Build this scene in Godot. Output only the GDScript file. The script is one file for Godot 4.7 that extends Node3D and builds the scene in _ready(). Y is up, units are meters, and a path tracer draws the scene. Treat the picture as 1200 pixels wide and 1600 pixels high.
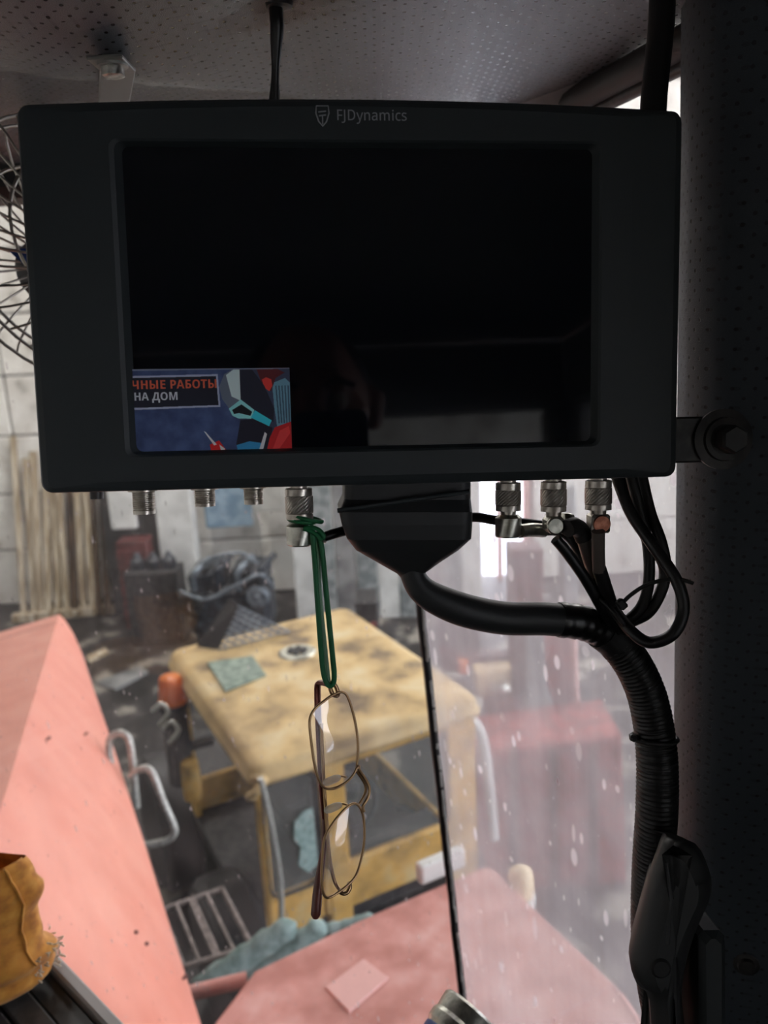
extends Node3D
# A tractor cab seen from the driver's place: a guidance display hangs before the dusty
# windshield, and beyond the glass lie the tractor's own hood and a workshop.

const EYE := Vector3(0, 3.8, 0)
const LENS := 1250.0
var view := Basis()
var taken := {}
var M := {}
var screen_t := Transform3D()

# ---------------------------------------------------------------- layout helpers
func line_of(px: float, py: float) -> Vector3:
	return view * Vector3((px - 600.0) / LENS, (800.0 - py) / LENS, -1.0)
func at(px: float, py: float, d: float) -> Vector3:
	return EYE + line_of(px, py) * d
func level(px: float, py: float, h: float) -> Vector3:
	var r := line_of(px, py)
	return EYE + r * ((h - EYE.y) / r.y)
func upright(px: float, py: float, z: float) -> Vector3:
	var r := line_of(px, py)
	return EYE + r * (z / r.z)
func onto(px: float, py: float, o: Vector3, n: Vector3) -> Vector3:
	var r := line_of(px, py)
	return EYE + r * ((o - EYE).dot(n) / r.dot(n))
func on_screen(px: float, py: float, z: float) -> Vector3:   # a point of the display's own axes, z in front of its face
	var n := screen_t.basis.z
	return screen_t.affine_inverse() * onto(px, py, screen_t.origin + n * z, n)

# ---------------------------------------------------------------- naming helpers
func numbered(n: String) -> String:
	if not taken.has(n):
		taken[n] = 0
		return n
	taken[n] += 1
	return "%s_%03d" % [n, taken[n]]
func tag(o: Node, label: String, category: String, group := "") -> Node:
	o.set_meta("label", label)
	o.set_meta("category", category)
	if group != "":
		o.set_meta("group", group)
	return o
func thing(called: String, label: String, category: String, where := Vector3.ZERO, group := "") -> Node3D:
	var o := Node3D.new()
	o.name = numbered(called)
	add_child(o)
	o.position = where
	tag(o, label, category, group)
	return o
func put(called: String, st: SurfaceTool, m: Material, parent: Node = null) -> MeshInstance3D:
	var o := MeshInstance3D.new()
	st.generate_normals()
	o.mesh = st.commit()
	o.material_override = m
	if parent == null:
		o.name = numbered(called)
		add_child(o)
	else:
		o.name = called
		parent.add_child(o, true)
	return o
func put_mesh(called: String, mesh: Mesh, m: Material, parent: Node, t := Transform3D()) -> MeshInstance3D:
	var o := MeshInstance3D.new()
	o.mesh = mesh
	o.material_override = m
	o.transform = t
	o.name = called
	parent.add_child(o, true)
	return o
func setting(called: String, st: SurfaceTool, m: Material, label: String, category := "") -> MeshInstance3D:
	var o := put(called, st, m)
	o.set_meta("kind", "structure")
	o.set_meta("label", label)
	o.set_meta("category", category if category != "" else called.get_slice("_", 0))
	return o

# ---------------------------------------------------------------- shapes
var grp := 1
func start() -> SurfaceTool:
	var st := SurfaceTool.new()
	st.begin(Mesh.PRIMITIVE_TRIANGLES)
	grp = 1
	return st
func v(st: SurfaceTool, p: Vector3, uv := Vector2.ZERO) -> void:
	st.set_uv(uv)
	st.add_vertex(p)
func tri(st: SurfaceTool, a: Vector3, b: Vector3, c: Vector3) -> void:
	v(st, a); v(st, b); v(st, c)
func quad(st: SurfaceTool, a: Vector3, b: Vector3, c: Vector3, d: Vector3) -> void:
	tri(st, a, b, c)
	tri(st, a, c, d)
func flat_quad(st: SurfaceTool, a: Vector3, b: Vector3, c: Vector3, d: Vector3) -> void:
	st.set_smooth_group(-1)
	v(st, a, Vector2(0, 1)); v(st, b, Vector2(0, 0)); v(st, c, Vector2(1, 0))
	v(st, a, Vector2(0, 1)); v(st, c, Vector2(1, 0)); v(st, d, Vector2(1, 1))
# rings run anticlockwise seen from the end they advance to
func loft(st: SurfaceTool, rings: Array, crisp := false, cap0 := true, cap1 := true, closed := true) -> void:
	grp += 1
	st.set_smooth_group(grp)
	for i in rings.size() - 1:
		if crisp:
			grp += 1
			st.set_smooth_group(grp)
		var a: PackedVector3Array = rings[i]
		var b: PackedVector3Array = rings[i + 1]
		var n := a.size()
		for k in (n if closed else n - 1):
			var k1 := (k + 1) % n
			var s0 := float(k) / n
			var s1 := float(k + 1) / n
			var t0 := float(i) / (rings.size() - 1)
			var t1 := float(i + 1) / (rings.size() - 1)
			v(st, a[k], Vector2(s0, t0)); v(st, b[k], Vector2(s0, t1)); v(st, b[k1], Vector2(s1, t1))
			v(st, a[k], Vector2(s0, t0)); v(st, b[k1], Vector2(s1, t1)); v(st, a[k1], Vector2(s1, t0))
	if cap0:
		cap(st, rings[0], true)
	if cap1:
		cap(st, rings[-1], false)
	grp += 1
func cap(st: SurfaceTool, ring: PackedVector3Array, back: bool) -> void:
	grp += 1
	st.set_smooth_group(grp)
	var c := Vector3.ZERO
	for p in ring:
		c += p
	c /= ring.size()
	for k in ring.size():
		var p := ring[k]
		var q := ring[(k + 1) % ring.size()]
		if back:
			tri(st, c, p, q)
		else:
			tri(st, c, q, p)
func smooth_path(pts: Array, steps := 6, closed := false) -> Array:
	var out := []
	var n := pts.size()
	for i in (n if closed else n - 1):
		var p0: Vector3 = pts[(i - 1 + n) % n] if closed or i > 0 else pts[0]
		var p1: Vector3 = pts[i]
		var p2: Vector3 = pts[(i + 1) % n]
		var p3: Vector3 = pts[(i + 2) % n] if closed or i + 2 < n else pts[n - 1]
		for s in steps:
			out.append(p1.cubic_interpolate(p2, p0, p3, float(s) / steps))
	if not closed:
		out.append(pts[n - 1])
	return out
# radius: a number or an array as long as pts
func tube(st: SurfaceTool, pts: Array, radius, sides := 10, closed := false, squash := 1.0, up := Vector3.ZERO) -> void:
	var rings := []
	var n := pts.size()
	var nrm := Vector3.ZERO
	for i in n:
		var p: Vector3 = pts[i]
		var a: Vector3 = pts[i - 1] if i > 0 else (pts[n - 1] if closed else p)
		var b: Vector3 = pts[i + 1] if i + 1 < n else (pts[0] if closed else p)
		var t := (b - a).normalized()
		if i == 0:
			nrm = up if up != Vector3.ZERO else (Vector3.UP if absf(t.y) < 0.9 else Vector3.RIGHT)
		nrm = (nrm - t * nrm.dot(t)).normalized()
		var bin := t.cross(nrm)
		var r: float = radius if radius is float else radius[i]
		var ring := PackedVector3Array()
		for k in sides:
			var w := TAU * k / sides
			ring.append(p + nrm * (cos(w) * r) + bin * (sin(w) * r * squash))
		rings.append(ring)
	if closed:
		rings.append(rings[0])
	loft(st, rings, false, not closed, not closed)
# profile: [radius, height] from bottom to top, turned round the y axis of t
func lathe(st: SurfaceTool, t: Transform3D, profile: Array, sides := 24, crisp := true) -> void:
	var rings := []
	for pr in profile:
		var ring := PackedVector3Array()
		for k in sides:
			var w := TAU * k / sides
			ring.append(t * Vector3(sin(w) * pr[0], pr[1], cos(w) * pr[0]))
		rings.append(ring)
	loft(st, rings, crisp)
# a box with chamfered edges
func rbox(st: SurfaceTool, t: Transform3D, size: Vector3, ch := 0.002) -> void:
	var h := size / 2
	ch = minf(ch, minf(h.x, minf(h.y, h.z)) * 0.9)
	var rings := []
	for l in [[-h.z, ch], [-h.z + ch, 0.0], [h.z - ch, 0.0], [h.z, ch]]:
		var ring := PackedVector3Array()
		var x: float = h.x - l[1]
		var y: float = h.y - l[1]
		for q in [[x, -y + ch], [x, y - ch], [x - ch, y], [-x + ch, y], [-x, y - ch], [-x, -y + ch], [-x + ch, -y], [x - ch, -y]]:
			ring.append(t * Vector3(q[0], q[1], l[0]))
		rings.append(ring)
	for i in 3:
		flat_loft(st, rings[i], rings[i + 1])
	cap(st, rings[0], true)
	cap(st, rings[3], false)
func flat_loft(st: SurfaceTool, a: PackedVector3Array, b: PackedVector3Array) -> void:
	st.set_smooth_group(-1)
	for k in a.size():
		var k1 := (k + 1) % a.size()
		quad(st, a[k], b[k], b[k1], a[k1])
# polygon (x, y) of t pushed out along z from z0 to z1, with a chamfer at the z1 end
func prism(st: SurfaceTool, t: Transform3D, poly: PackedVector2Array, z0: float, z1: float, ch := 0.0) -> void:
	if Geometry2D.is_polygon_clockwise(poly):
		poly = poly.duplicate()
		poly.reverse()
	var inner := poly
	if ch > 0.0:
		inner = PackedVector2Array()
		var n := poly.size()
		for k in n:
			var e0 := (poly[k] - poly[(k - 1 + n) % n]).normalized()
			var e1 := (poly[(k + 1) % n] - poly[k]).normalized()
			var nn := Vector2(-e0.y, e0.x) + Vector2(-e1.y, e1.x)
			var m := maxf(nn.length(), 0.4)
			inner.append(poly[k] + nn / m * (ch * 2.0 / m))
	var a := PackedVector3Array()
	var b := PackedVector3Array()
	var c := PackedVector3Array()
	for k in poly.size():
		a.append(t * Vector3(poly[k].x, poly[k].y, z0))
		b.append(t * Vector3(poly[k].x, poly[k].y, z1 - ch))
		c.append(t * Vector3(inner[k].x, inner[k].y, z1))
	flat_loft(st, a, b)
	if ch > 0.0:
		flat_loft(st, b, c)
	st.set_smooth_group(-1)
	var tr := Geometry2D.triangulate_polygon(inner)
	for k in range(0, tr.size(), 3):
		var i0 := tr[k]
		var i1 := tr[k + 1]
		var i2 := tr[k + 2]
		if (inner[i1] - inner[i0]).cross(inner[i2] - inner[i0]) > 0:
			var w := i1
			i1 = i2
			i2 = w
		tri(st, c[i0], c[i1], c[i2])
		tri(st, a[i0], a[i2], a[i1])
func grid(st: SurfaceTool, f: Callable, nu: int, nv: int, smooth := true) -> void:
	grp += 1
	st.set_smooth_group(grp if smooth else -1)
	var ps := []
	for i in nu + 1:
		var row := []
		for j in nv + 1:
			row.append(f.call(float(i) / nu, float(j) / nv))
		ps.append(row)
	for i in nu:
		for j in nv:
			var a := Vector2(float(i) / nu, float(j) / nv)
			var b := Vector2(float(i + 1) / nu, float(j + 1) / nv)
			v(st, ps[i][j], a); v(st, ps[i][j + 1], Vector2(a.x, b.y)); v(st, ps[i + 1][j + 1], b)
			v(st, ps[i][j], a); v(st, ps[i + 1][j + 1], b); v(st, ps[i + 1][j], Vector2(b.x, a.y))
func along(a: Vector3, b: Vector3) -> Transform3D:   # origin a, y axis towards b
	var y := (b - a).normalized()
	var x := (Vector3.RIGHT if absf(y.x) < 0.8 else Vector3.FORWARD)
	x = (x - y * x.dot(y)).normalized()
	return Transform3D(Basis(x, y, x.cross(y)), a)
func bar(st: SurfaceTool, a: Vector3, b: Vector3, w: float, d: float, ch := 0.002) -> void:
	var t := along(a, b)
	t.origin = (a + b) / 2
	rbox(st, t, Vector3(w, a.distance_to(b), d), ch)
func box_at(st: SurfaceTool, lo: Vector3, hi: Vector3, ch := 0.002) -> void:
	rbox(st, Transform3D(Basis(), (lo + hi) / 2), (hi - lo).abs(), ch)

# ---------------------------------------------------------------- materials
func plain(c: Color, rough := 0.6, metal := 0.0) -> StandardMaterial3D:
	var m := StandardMaterial3D.new()
	m.albedo_color = c
	m.roughness = rough
	m.metallic = metal
	return m
func noise_tex(seed_: int, freq: float, stops: Array, size := 512, oct := 5) -> NoiseTexture2D:
	var n := FastNoiseLite.new()
	n.seed = seed_
	n.noise_type = FastNoiseLite.TYPE_SIMPLEX_SMOOTH
	n.frequency = freq
	n.fractal_octaves = oct
	var t := NoiseTexture2D.new()
	t.width = size
	t.height = size
	t.seamless = true
	t.noise = n
	if stops.size():
		var g := Gradient.new()
		var offs := PackedFloat32Array()
		var cols := PackedColorArray()
		for s in stops:
			offs.append(s[0])
			cols.append(s[1])
		g.offsets = offs
		g.colors = cols
		t.color_ramp = g
	return t
# a mottled surface: colours laid out in patches of about `metres`
func mottled(seed_: int, stops: Array, metres: float, rough := 0.7, metal := 0.0, world := true, oct := 5, freq := 0.012) -> StandardMaterial3D:
	var m := plain(Color.WHITE, rough, metal)
	m.albedo_texture = noise_tex(seed_, freq, stops, 512, oct)
	m.uv1_triplanar = true
	m.uv1_world_triplanar = world
	m.uv1_scale = Vector3.ONE / metres
	return m
func image_tex(w: int, h: int, data: PackedByteArray, format := Image.FORMAT_RGBA8) -> ImageTexture:
	return ImageTexture.create_from_image(Image.create_from_data(w, h, false, format, data))
var vinyl_a: ImageTexture
var vinyl_h: ImageTexture
func vinyl_maps() -> void:
	var n := FastNoiseLite.new()
	n.seed = 5
	n.frequency = 0.11
	n.fractal_octaves = 3
	var grain := n.get_seamless_image(512, 512).get_data()
	var a := PackedByteArray()
	var h := PackedByteArray()
	a.resize(512 * 512)
	h.resize(512 * 512)
	for y in 512:
		for x in 512:
			var u := float(x % 128) / 128.0
			var w := float(y % 128) / 128.0
			var du := minf(absf(u - 0.25), minf(Vector2(u - 0.25, w - 0.25).length(), Vector2(u - 0.75, w - 0.75).length()))
			du = minf(Vector2(u - 0.25, w - 0.25).length(), Vector2(u - 0.75, w - 0.75).length())
			var k := smoothstep(0.075, 0.11, du)
			var g := float(grain[y * 512 + x]) / 255.0
			a[y * 512 + x] = int(lerpf(18.0, 205.0 + 50.0 * g, k))
			h[y * 512 + x] = int(lerpf(0.0, 150.0 + 105.0 * g, k))
	vinyl_a = image_tex(512, 512, a, Image.FORMAT_L8)
	vinyl_h = image_tex(512, 512, h, Image.FORMAT_L8)
func vinyl(c: Color, rough: float) -> StandardMaterial3D:
	var m := plain(c, rough)
	m.albedo_texture = vinyl_a
	m.heightmap_enabled = true
	m.heightmap_texture = vinyl_h
	m.heightmap_scale = 0.05
	m.uv1_triplanar = true
	m.uv1_world_triplanar = true
	m.uv1_scale = Vector3.ONE / 0.044
	return m
func dust_tex(seed_: int, w: int, h: int, veil0: float, veil1: float, specks: int, streak: float, big: float, strong: float) -> ImageTexture:
	# dried dust on glass: a thin film with rain streaks, splashes and specks; the film's cover is in alpha
	var rng := RandomNumberGenerator.new()
	rng.seed = seed_
	var film := FastNoiseLite.new()
	film.seed = seed_
	film.frequency = 0.006
	film.fractal_octaves = 5
	var run := FastNoiseLite.new()
	run.seed = seed_ + 1
	run.frequency = 0.02
	run.fractal_octaves = 4
	var cov := PackedFloat32Array()
	cov.resize(w * h)
	for y in h:
		for x in w:
			var f := film.get_noise_2d(x, y) * 0.5 + 0.5
			var r := run.get_noise_2d(x * 0.9, y * 0.05) * 0.5 + 0.5
			cov[y * w + x] = lerpf(veil0, veil1, clampf(f * (1.0 - streak) + r * streak, 0, 1))
	for i in specks:
		var cx := rng.randf() * w
		var cy := rng.randf() * h
		var r := 0.5 + big * pow(rng.randf(), 5.0)
		var tall := r * (1.0 + 2.5 * pow(rng.randf(), 2.0))
		var s := rng.randf_range(0.3, 1.0) * strong
		for y in range(int(cy - tall - 1), int(cy + tall + 2)):
			for x in range(int(cx - r - 1), int(cx + r + 2)):
				if x < 0 or y < 0 or x >= w or y >= h:
					continue
				var q := Vector2((x - cx) / r, (y - cy) / tall).length()
				if q < 1.0:
					cov[y * w + x] = maxf(cov[y * w + x], s * smoothstep(1.0, 0.5, q))
	var d := PackedByteArray()
	d.resize(w * h * 4)
	for i in w * h:
		d[i * 4] = 226
		d[i * 4 + 1] = 214
		d[i * 4 + 2] = 214
		d[i * 4 + 3] = int(clampf(cov[i], 0, 1) * 255)
	return image_tex(w, h, d)
func film_of(t: Texture2D) -> StandardMaterial3D:
	var m := plain(Color.WHITE, 0.9)
	m.albedo_texture = t
	m.transparency = BaseMaterial3D.TRANSPARENCY_ALPHA
	m.backlight_enabled = true
	m.backlight = Color.WHITE
	return m

func make_materials() -> void:
	vinyl_maps()
	M.headliner = vinyl(Color(0.475, 0.49, 0.505), 0.27)
	M.pillar = vinyl(Color(0.21, 0.24, 0.27), 0.6)
	M.trim_grey = plain(Color(0.5, 0.5, 0.5), 0.7)
	M.case = plain(Color(0.165, 0.19, 0.198), 0.55)
	M.case.heightmap_enabled = true
	M.case.heightmap_texture = noise_tex(21, 0.2, [], 256, 3)
	M.case.heightmap_scale = 0.004
	M.case.uv1_triplanar = true
	M.case.uv1_scale = Vector3.ONE / 0.03
	M.boot = plain(Color(0.16, 0.168, 0.172), 0.5)
	M.rubber = plain(Color(0.09, 0.09, 0.092), 0.55)
	M.cable = plain(Color(0.075, 0.075, 0.08), 0.42)
	M.tape = plain(Color(0.07, 0.07, 0.075), 0.3)
	M.screen = plain(Color(0.05, 0.062, 0.085), 0.04)
	M.print = plain(Color(0.62, 0.63, 0.64), 0.6)
	M.nickel = mottled(31, [[0.25, Color(0.64, 0.61, 0.57)], [0.75, Color(0.82, 0.8, 0.76)]], 0.05, 0.33, 0.85, false)
	M.zinc = mottled(32, [[0.3, Color(0.62, 0.62, 0.58)], [0.7, Color(0.84, 0.84, 0.8)]], 0.05, 0.34, 1.0, false)
	M.copper = mottled(33, [[0.3, Color(0.5, 0.32, 0.26)], [0.7, Color(0.68, 0.46, 0.38)]], 0.04, 0.4, 1.0, false)
	M.steel = mottled(34, [[0.3, Color(0.5, 0.5, 0.48)], [0.7, Color(0.7, 0.7, 0.67)]], 0.1, 0.42, 0.35, false)
	M.darksteel = mottled(35, [[0.3, Color(0.14, 0.14, 0.14)], [0.7, Color(0.24, 0.23, 0.22)]], 0.1, 0.45, 0.3, false)
	M.old_steel = mottled(36, [[0.3, Color(0.36, 0.32, 0.3)], [0.7, Color(0.52, 0.47, 0.45)]], 0.3, 0.6, 0.2, false)
	M.strap = plain(Color(0.52, 0.52, 0.5), 0.45, 0.3)
	M.brass = plain(Color(0.66, 0.54, 0.4), 0.28, 1.0)
	M.wire = plain(Color(0.7, 0.68, 0.64), 0.32, 1.0)
	M.green = plain(Color(0.08, 0.42, 0.24), 0.55)
	M.green_pale = plain(Color(0.5, 0.66, 0.54), 0.6)
	M.temple = plain(Color(0.45, 0.22, 0.16), 0.35, 0.4)
	M.tip = plain(Color(0.42, 0.24, 0.2), 0.3)
	M.silicone = plain(Color(0.86, 0.84, 0.78), 0.3)
	M.silicone.transparency = BaseMaterial3D.TRANSPARENCY_ALPHA
	M.silicone.albedo_color.a = 0.6
	M.lens = plain(Color(0.9, 0.8, 0.82, 0.15), 0.02)
	M.lens.transparency = BaseMaterial3D.TRANSPARENCY_ALPHA
	M.glass = plain(Color(0.9, 0.95, 0.95, 0.03), 0.01)
	M.glass.transparency = BaseMaterial3D.TRANSPARENCY_ALPHA
	M.dusty_pane = plain(Color(0.62, 0.63, 0.6, 0.09), 0.1)
	M.dusty_pane.transparency = BaseMaterial3D.TRANSPARENCY_ALPHA
	M.blue = plain(Color(0.1, 0.25, 0.5), 0.35)
	M.sleeve = plain(Color(0.36, 0.33, 0.31), 0.35)
	M.leather = mottled(41, [[0.15, Color(0.62, 0.37, 0.1)], [0.5, Color(0.8, 0.53, 0.18)], [0.85, Color(0.88, 0.64, 0.28)]], 0.12, 0.8, 0.0, false)
	M.leather.rim_enabled = true
	M.leather.rim = 0.4
	M.fleece = plain(Color(0.82, 0.78, 0.7), 0.95)
	M.dash = mottled(42, [[0.3, Color(0.2, 0.2, 0.205)], [0.7, Color(0.3, 0.3, 0.3)]], 0.2, 0.5, 0.0, false)
	M.grey_strip = plain(Color(0.6, 0.58, 0.57), 0.5)
	M.red_paint = mottled(51, [[0.15, Color(0.775, 0.48, 0.41)], [0.5, Color(0.81, 0.525, 0.455)], [0.85, Color(0.83, 0.57, 0.5)]], 1.3, 0.42)
	M.red_old = mottled(52, [[0.2, Color(0.66, 0.42, 0.375)], [0.6, Color(0.75, 0.52, 0.48)], [0.9, Color(0.79, 0.6, 0.565)]], 0.9, 0.6)
	M.red_patch = plain(Color(0.82, 0.63, 0.6), 0.6)
	M.yellow = mottled(53, [[0.05, Color(0.4, 0.32, 0.19)], [0.3, Color(0.64, 0.5, 0.25)], [0.6, Color(0.78, 0.6, 0.3)], [0.85, Color(0.76, 0.66, 0.46)]], 1.4, 0.6)
	M.yellow_roof = mottled(54, [[0.12, Color(0.4, 0.33, 0.24)], [0.34, Color(0.64, 0.54, 0.36)], [0.55, Color(0.74, 0.63, 0.43)], [0.85, Color(0.77, 0.7, 0.55)]], 1.8, 0.65, 0.0, true, 5, 0.009)
	M.teal_plate = mottled(55, [[0.3, Color(0.36, 0.42, 0.38)], [0.7, Color(0.5, 0.56, 0.5)]], 0.4, 0.6)
	M.cloth_teal = mottled(56, [[0.3, Color(0.42, 0.5, 0.48)], [0.7, Color(0.58, 0.65, 0.63)]], 0.3, 0.9)
	M.orange = plain(Color(0.84, 0.48, 0.24), 0.25)
	M.orange.backlight_enabled = true
	M.orange.backlight = Color(0.8, 0.35, 0.05)
	M.black_steel = mottled(57, [[0.3, Color(0.1, 0.1, 0.105)], [0.7, Color(0.2, 0.195, 0.19)]], 0.5, 0.6)
	M.engine = mottled(58, [[0.2, Color(0.04, 0.05, 0.075)], [0.55, Color(0.09, 0.115, 0.15)], [0.85, Color(0.26, 0.29, 0.32)]], 0.6, 0.5)
	M.engine_light = mottled(59, [[0.2, Color(0.26, 0.29, 0.32)], [0.8, Color(0.5, 0.53, 0.55)]], 0.5, 0.45, 0.3)
	M.whitewash = mottled(61, [[0.08, Color(0.6, 0.58, 0.54)], [0.3, Color(0.79, 0.775, 0.74)], [0.7, Color(0.87, 0.86, 0.83)]], 4.0, 0.9)
	M.concrete = mottled(62, [[0.2, Color(0.34, 0.34, 0.34)], [0.7, Color(0.52, 0.52, 0.51)]], 3.0, 0.9)
	M.oily_floor = mottled(63, [[0.2, Color(0.05, 0.046, 0.042)], [0.52, Color(0.11, 0.1, 0.094)], [0.66, Color(0.22, 0.21, 0.2)], [0.8, Color(0.5, 0.48, 0.44)]], 4.2, 0.6)
	M.wood = mottled(64, [[0.2, Color(0.5, 0.43, 0.33)], [0.5, Color(0.66, 0.6, 0.5)], [0.8, Color(0.78, 0.74, 0.66)]], 0.9, 0.8)
	M.wood.uv1_scale = Vector3(1.8, 0.25, 1.8)
	M.wood_dark = mottled(65, [[0.2, Color(0.15, 0.11, 0.07)], [0.7, Color(0.34, 0.26, 0.17)]], 0.9, 0.8)
	M.wood_dark.uv1_scale = Vector3(1.8, 0.25, 1.8)
	M.sheet_grey = mottled(66, [[0.3, Color(0.4, 0.43, 0.43)], [0.7, Color(0.56, 0.58, 0.57)]], 1.2, 0.5)
	M.sheet_pale = mottled(67, [[0.3, Color(0.74, 0.74, 0.72)], [0.7, Color(0.82, 0.82, 0.8)]], 2.4, 0.6)
	M.sheet_blue = mottled(68, [[0.3, Color(0.42, 0.54, 0.62)], [0.7, Color(0.56, 0.66, 0.73)]], 1.2, 0.5)
	M.maroon = mottled(69, [[0.3, Color(0.24, 0.1, 0.1)], [0.7, Color(0.36, 0.16, 0.15)]], 0.8, 0.5)
	M.machine_red = mottled(70, [[0.2, Color(0.42, 0.18, 0.17)], [0.7, Color(0.6, 0.28, 0.27)]], 1.0, 0.5)
	M.cream = plain(Color(0.85, 0.76, 0.6), 0.5)
	M.snow = plain(Color(0.9, 0.9, 0.92), 0.9)
	M.skin = plain(Color(0.62, 0.43, 0.35), 0.5)
	M.jacket = plain(Color(0.1, 0.11, 0.13), 0.85)
	M.hair = plain(Color(0.13, 0.1, 0.08), 0.8)

# ================================================================ the scene
func _ready() -> void:
	# camera
	var up := Vector3(-250, 5000, 1250).normalized()          # the plumb line as the lens sees it
	var fw := (Vector3(0, 0, -1) - up * -up.z).normalized()
	var rt := fw.cross(up)
	view = Basis(Vector3(rt.x, up.x, -fw.x), Vector3(rt.y, up.y, -fw.y), Vector3(rt.z, up.z, -fw.z))
	var cam := Camera3D.new()
	cam.name = "camera"
	var shot := CameraAttributesPhysical.new()
	shot.frustum_focal_length = 18.75
	shot.frustum_focus_distance = 0.405
	shot.exposure_aperture = 6.5
	cam.attributes = shot
	cam.fov = rad_to_deg(2.0 * atan(800.0 / LENS))
	cam.near = 0.01
	cam.far = 200.0
	cam.transform = Transform3D(view, EYE)
	add_child(cam)
	cam.current = true
	# overcast winter sky outside the workshop
	var we := WorldEnvironment.new()
	we.name = "environment"
	var e := Environment.new()
	e.tonemap_mode = Environment.TONE_MAPPER_LINEAR
	e.tonemap_exposure = 1.0
	e.background_mode = Environment.BG_SKY
	var sky := Sky.new()
	var ps := ProceduralSkyMaterial.new()
	ps.sky_top_color = Color(0.80, 0.84, 0.9)
	ps.sky_horizon_color = Color(0.93, 0.92, 0.95)
	ps.ground_horizon_color = Color(0.86, 0.86, 0.88)
	ps.ground_bottom_color = Color(0.7, 0.7, 0.72)
	ps.sky_energy_multiplier = 3.0
	ps.ground_energy_multiplier = 2.2
	sky.sky_material = ps
	e.sky = sky
	e.sdfgi_enabled = true
	e.ssao_enabled = true
	e.ssil_enabled = true
	we.environment = e
	add_child(we)
	screen_t = Transform3D(Basis(Vector3(0.9968, -0.0387, -0.0694), Vector3(0.0288, 0.9901, -0.1373), Vector3(0.0740, 0.1349, 0.9881)).orthonormalized(), EYE + Vector3(-0.0039, 0.0061, -0.375))
	make_materials()
	workshop()
	workshop_lamps()
	cab()
	hood_and_fender()
	yellow_loader()
	red_machine()
	background_things()
	display()
	cables()
	cab_things()
	band_and_glasses()
	person()

# ---------------------------------------------------------------- the workshop round the tractor
func workshop() -> void:
	var X0 := -7.0
	var X1 := 6.5
	var Z0 := -10.8
	var Z1 := 8.0
	var HT := 7.4
	var st := start()
	box_at(st, Vector3(X0 - 0.3, -0.3, Z0 - 0.3), Vector3(X1 + 0.3, 0, Z1 + 0.3), 0.01)
	setting("floor_workshop", st, M.oily_floor, "dark oily concrete workshop floor with pale worn patches", "floor")
	st = start()
	box_at(st, Vector3(X0 - 0.3, HT, Z0 - 0.3), Vector3(X1 + 0.3, HT + 0.25, Z1 + 0.3), 0.01)
	setting("ceiling_workshop", st, M.concrete, "grey concrete slab ceiling of the workshop", "ceiling")
	# back wall with a gate opening at the right
	st = start()
	box_at(st, Vector3(X0 - 0.3, 0, Z0 - 0.3), Vector3(1.12, HT, Z0 - 0.06), 0.01)
	box_at(st, Vector3(2.05, 0, Z0 - 0.3), Vector3(X1 + 0.3, HT, Z0 - 0.06), 0.01)
	box_at(st, Vector3(1.12, 4.6, Z0 - 0.3), Vector3(2.05, HT, Z0 - 0.06), 0.01)
	var w := setting("wall_workshop_back", st, M.concrete, "whitewashed panel wall at the far end of the workshop", "wall")
	for r in 9:
		for c in 4:
			var pst := start()
			var x := X0 + 0.02 + c * 2.03
			box_at(pst, Vector3(x, 0.03 + r * 0.8, Z0 - 0.06), Vector3(x + 2.0, 0.03 + r * 0.8 + 0.775, Z0 + 0.002 * (r % 3)), 0.015)
			put("wall_panel", pst, M.whitewash, w)
	for r in 9:
		for c in 2:
			var pst := start()
			var x := 2.08 + c * 2.23
			box_at(pst, Vector3(x, 0.03 + r * 0.8, Z0 - 0.06), Vector3(x + 2.2, 0.03 + r * 0.8 + 0.775, Z0 + 0.002 * (r % 3)), 0.015)
			put("wall_panel", pst, M.whitewash, w)
	st = start()
	box_at(st, Vector3(X0 - 0.3, 0, Z0), Vector3(X0, HT, Z1), 0.01)
	setting("wall_workshop_left", st, M.whitewash, "whitewashed side wall of the workshop behind the planks", "wall")
	# right wall: a long band of window openings
	st = start()
	box_at(st, Vector3(X1, 0, Z0), Vector3(X1 + 0.3, 2.6, Z1), 0.01)
	box_at(st, Vector3(X1, 5.6, Z0), Vector3(X1 + 0.3, HT, Z1), 0.01)
	for k in 6:
		var z := Z0 + k * (Z1 - Z0 - 0.5) / 5.0
		box_at(st, Vector3(X1, 2.6, z), Vector3(X1 + 0.3, 5.6, z + 0.5), 0.01)
	setting("wall_workshop_right", st, M.whitewash, "whitewashed side wall of the workshop with a band of window openings", "wall")
	st = start()
	box_at(st, Vector3(X0 - 0.3, 0, Z1), Vector3(X1 + 0.3, HT, Z1 + 0.3), 0.01)
	setting("wall_workshop_rear", st, M.whitewash, "whitewashed end wall of the workshop behind the tractor", "wall")
	st = start()
	box_at(st, Vector3(-20, -0.32, -45), Vector3(40, -0.02, Z0 - 0.3), 0.01)
	box_at(st, Vector3(X1 + 0.3, -0.32, Z0 - 0.3), Vector3(40, -0.02, 30), 0.01)
	setting("floor_yard", st, M.snow, "snowy yard outside the open workshop gate", "ground")

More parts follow.
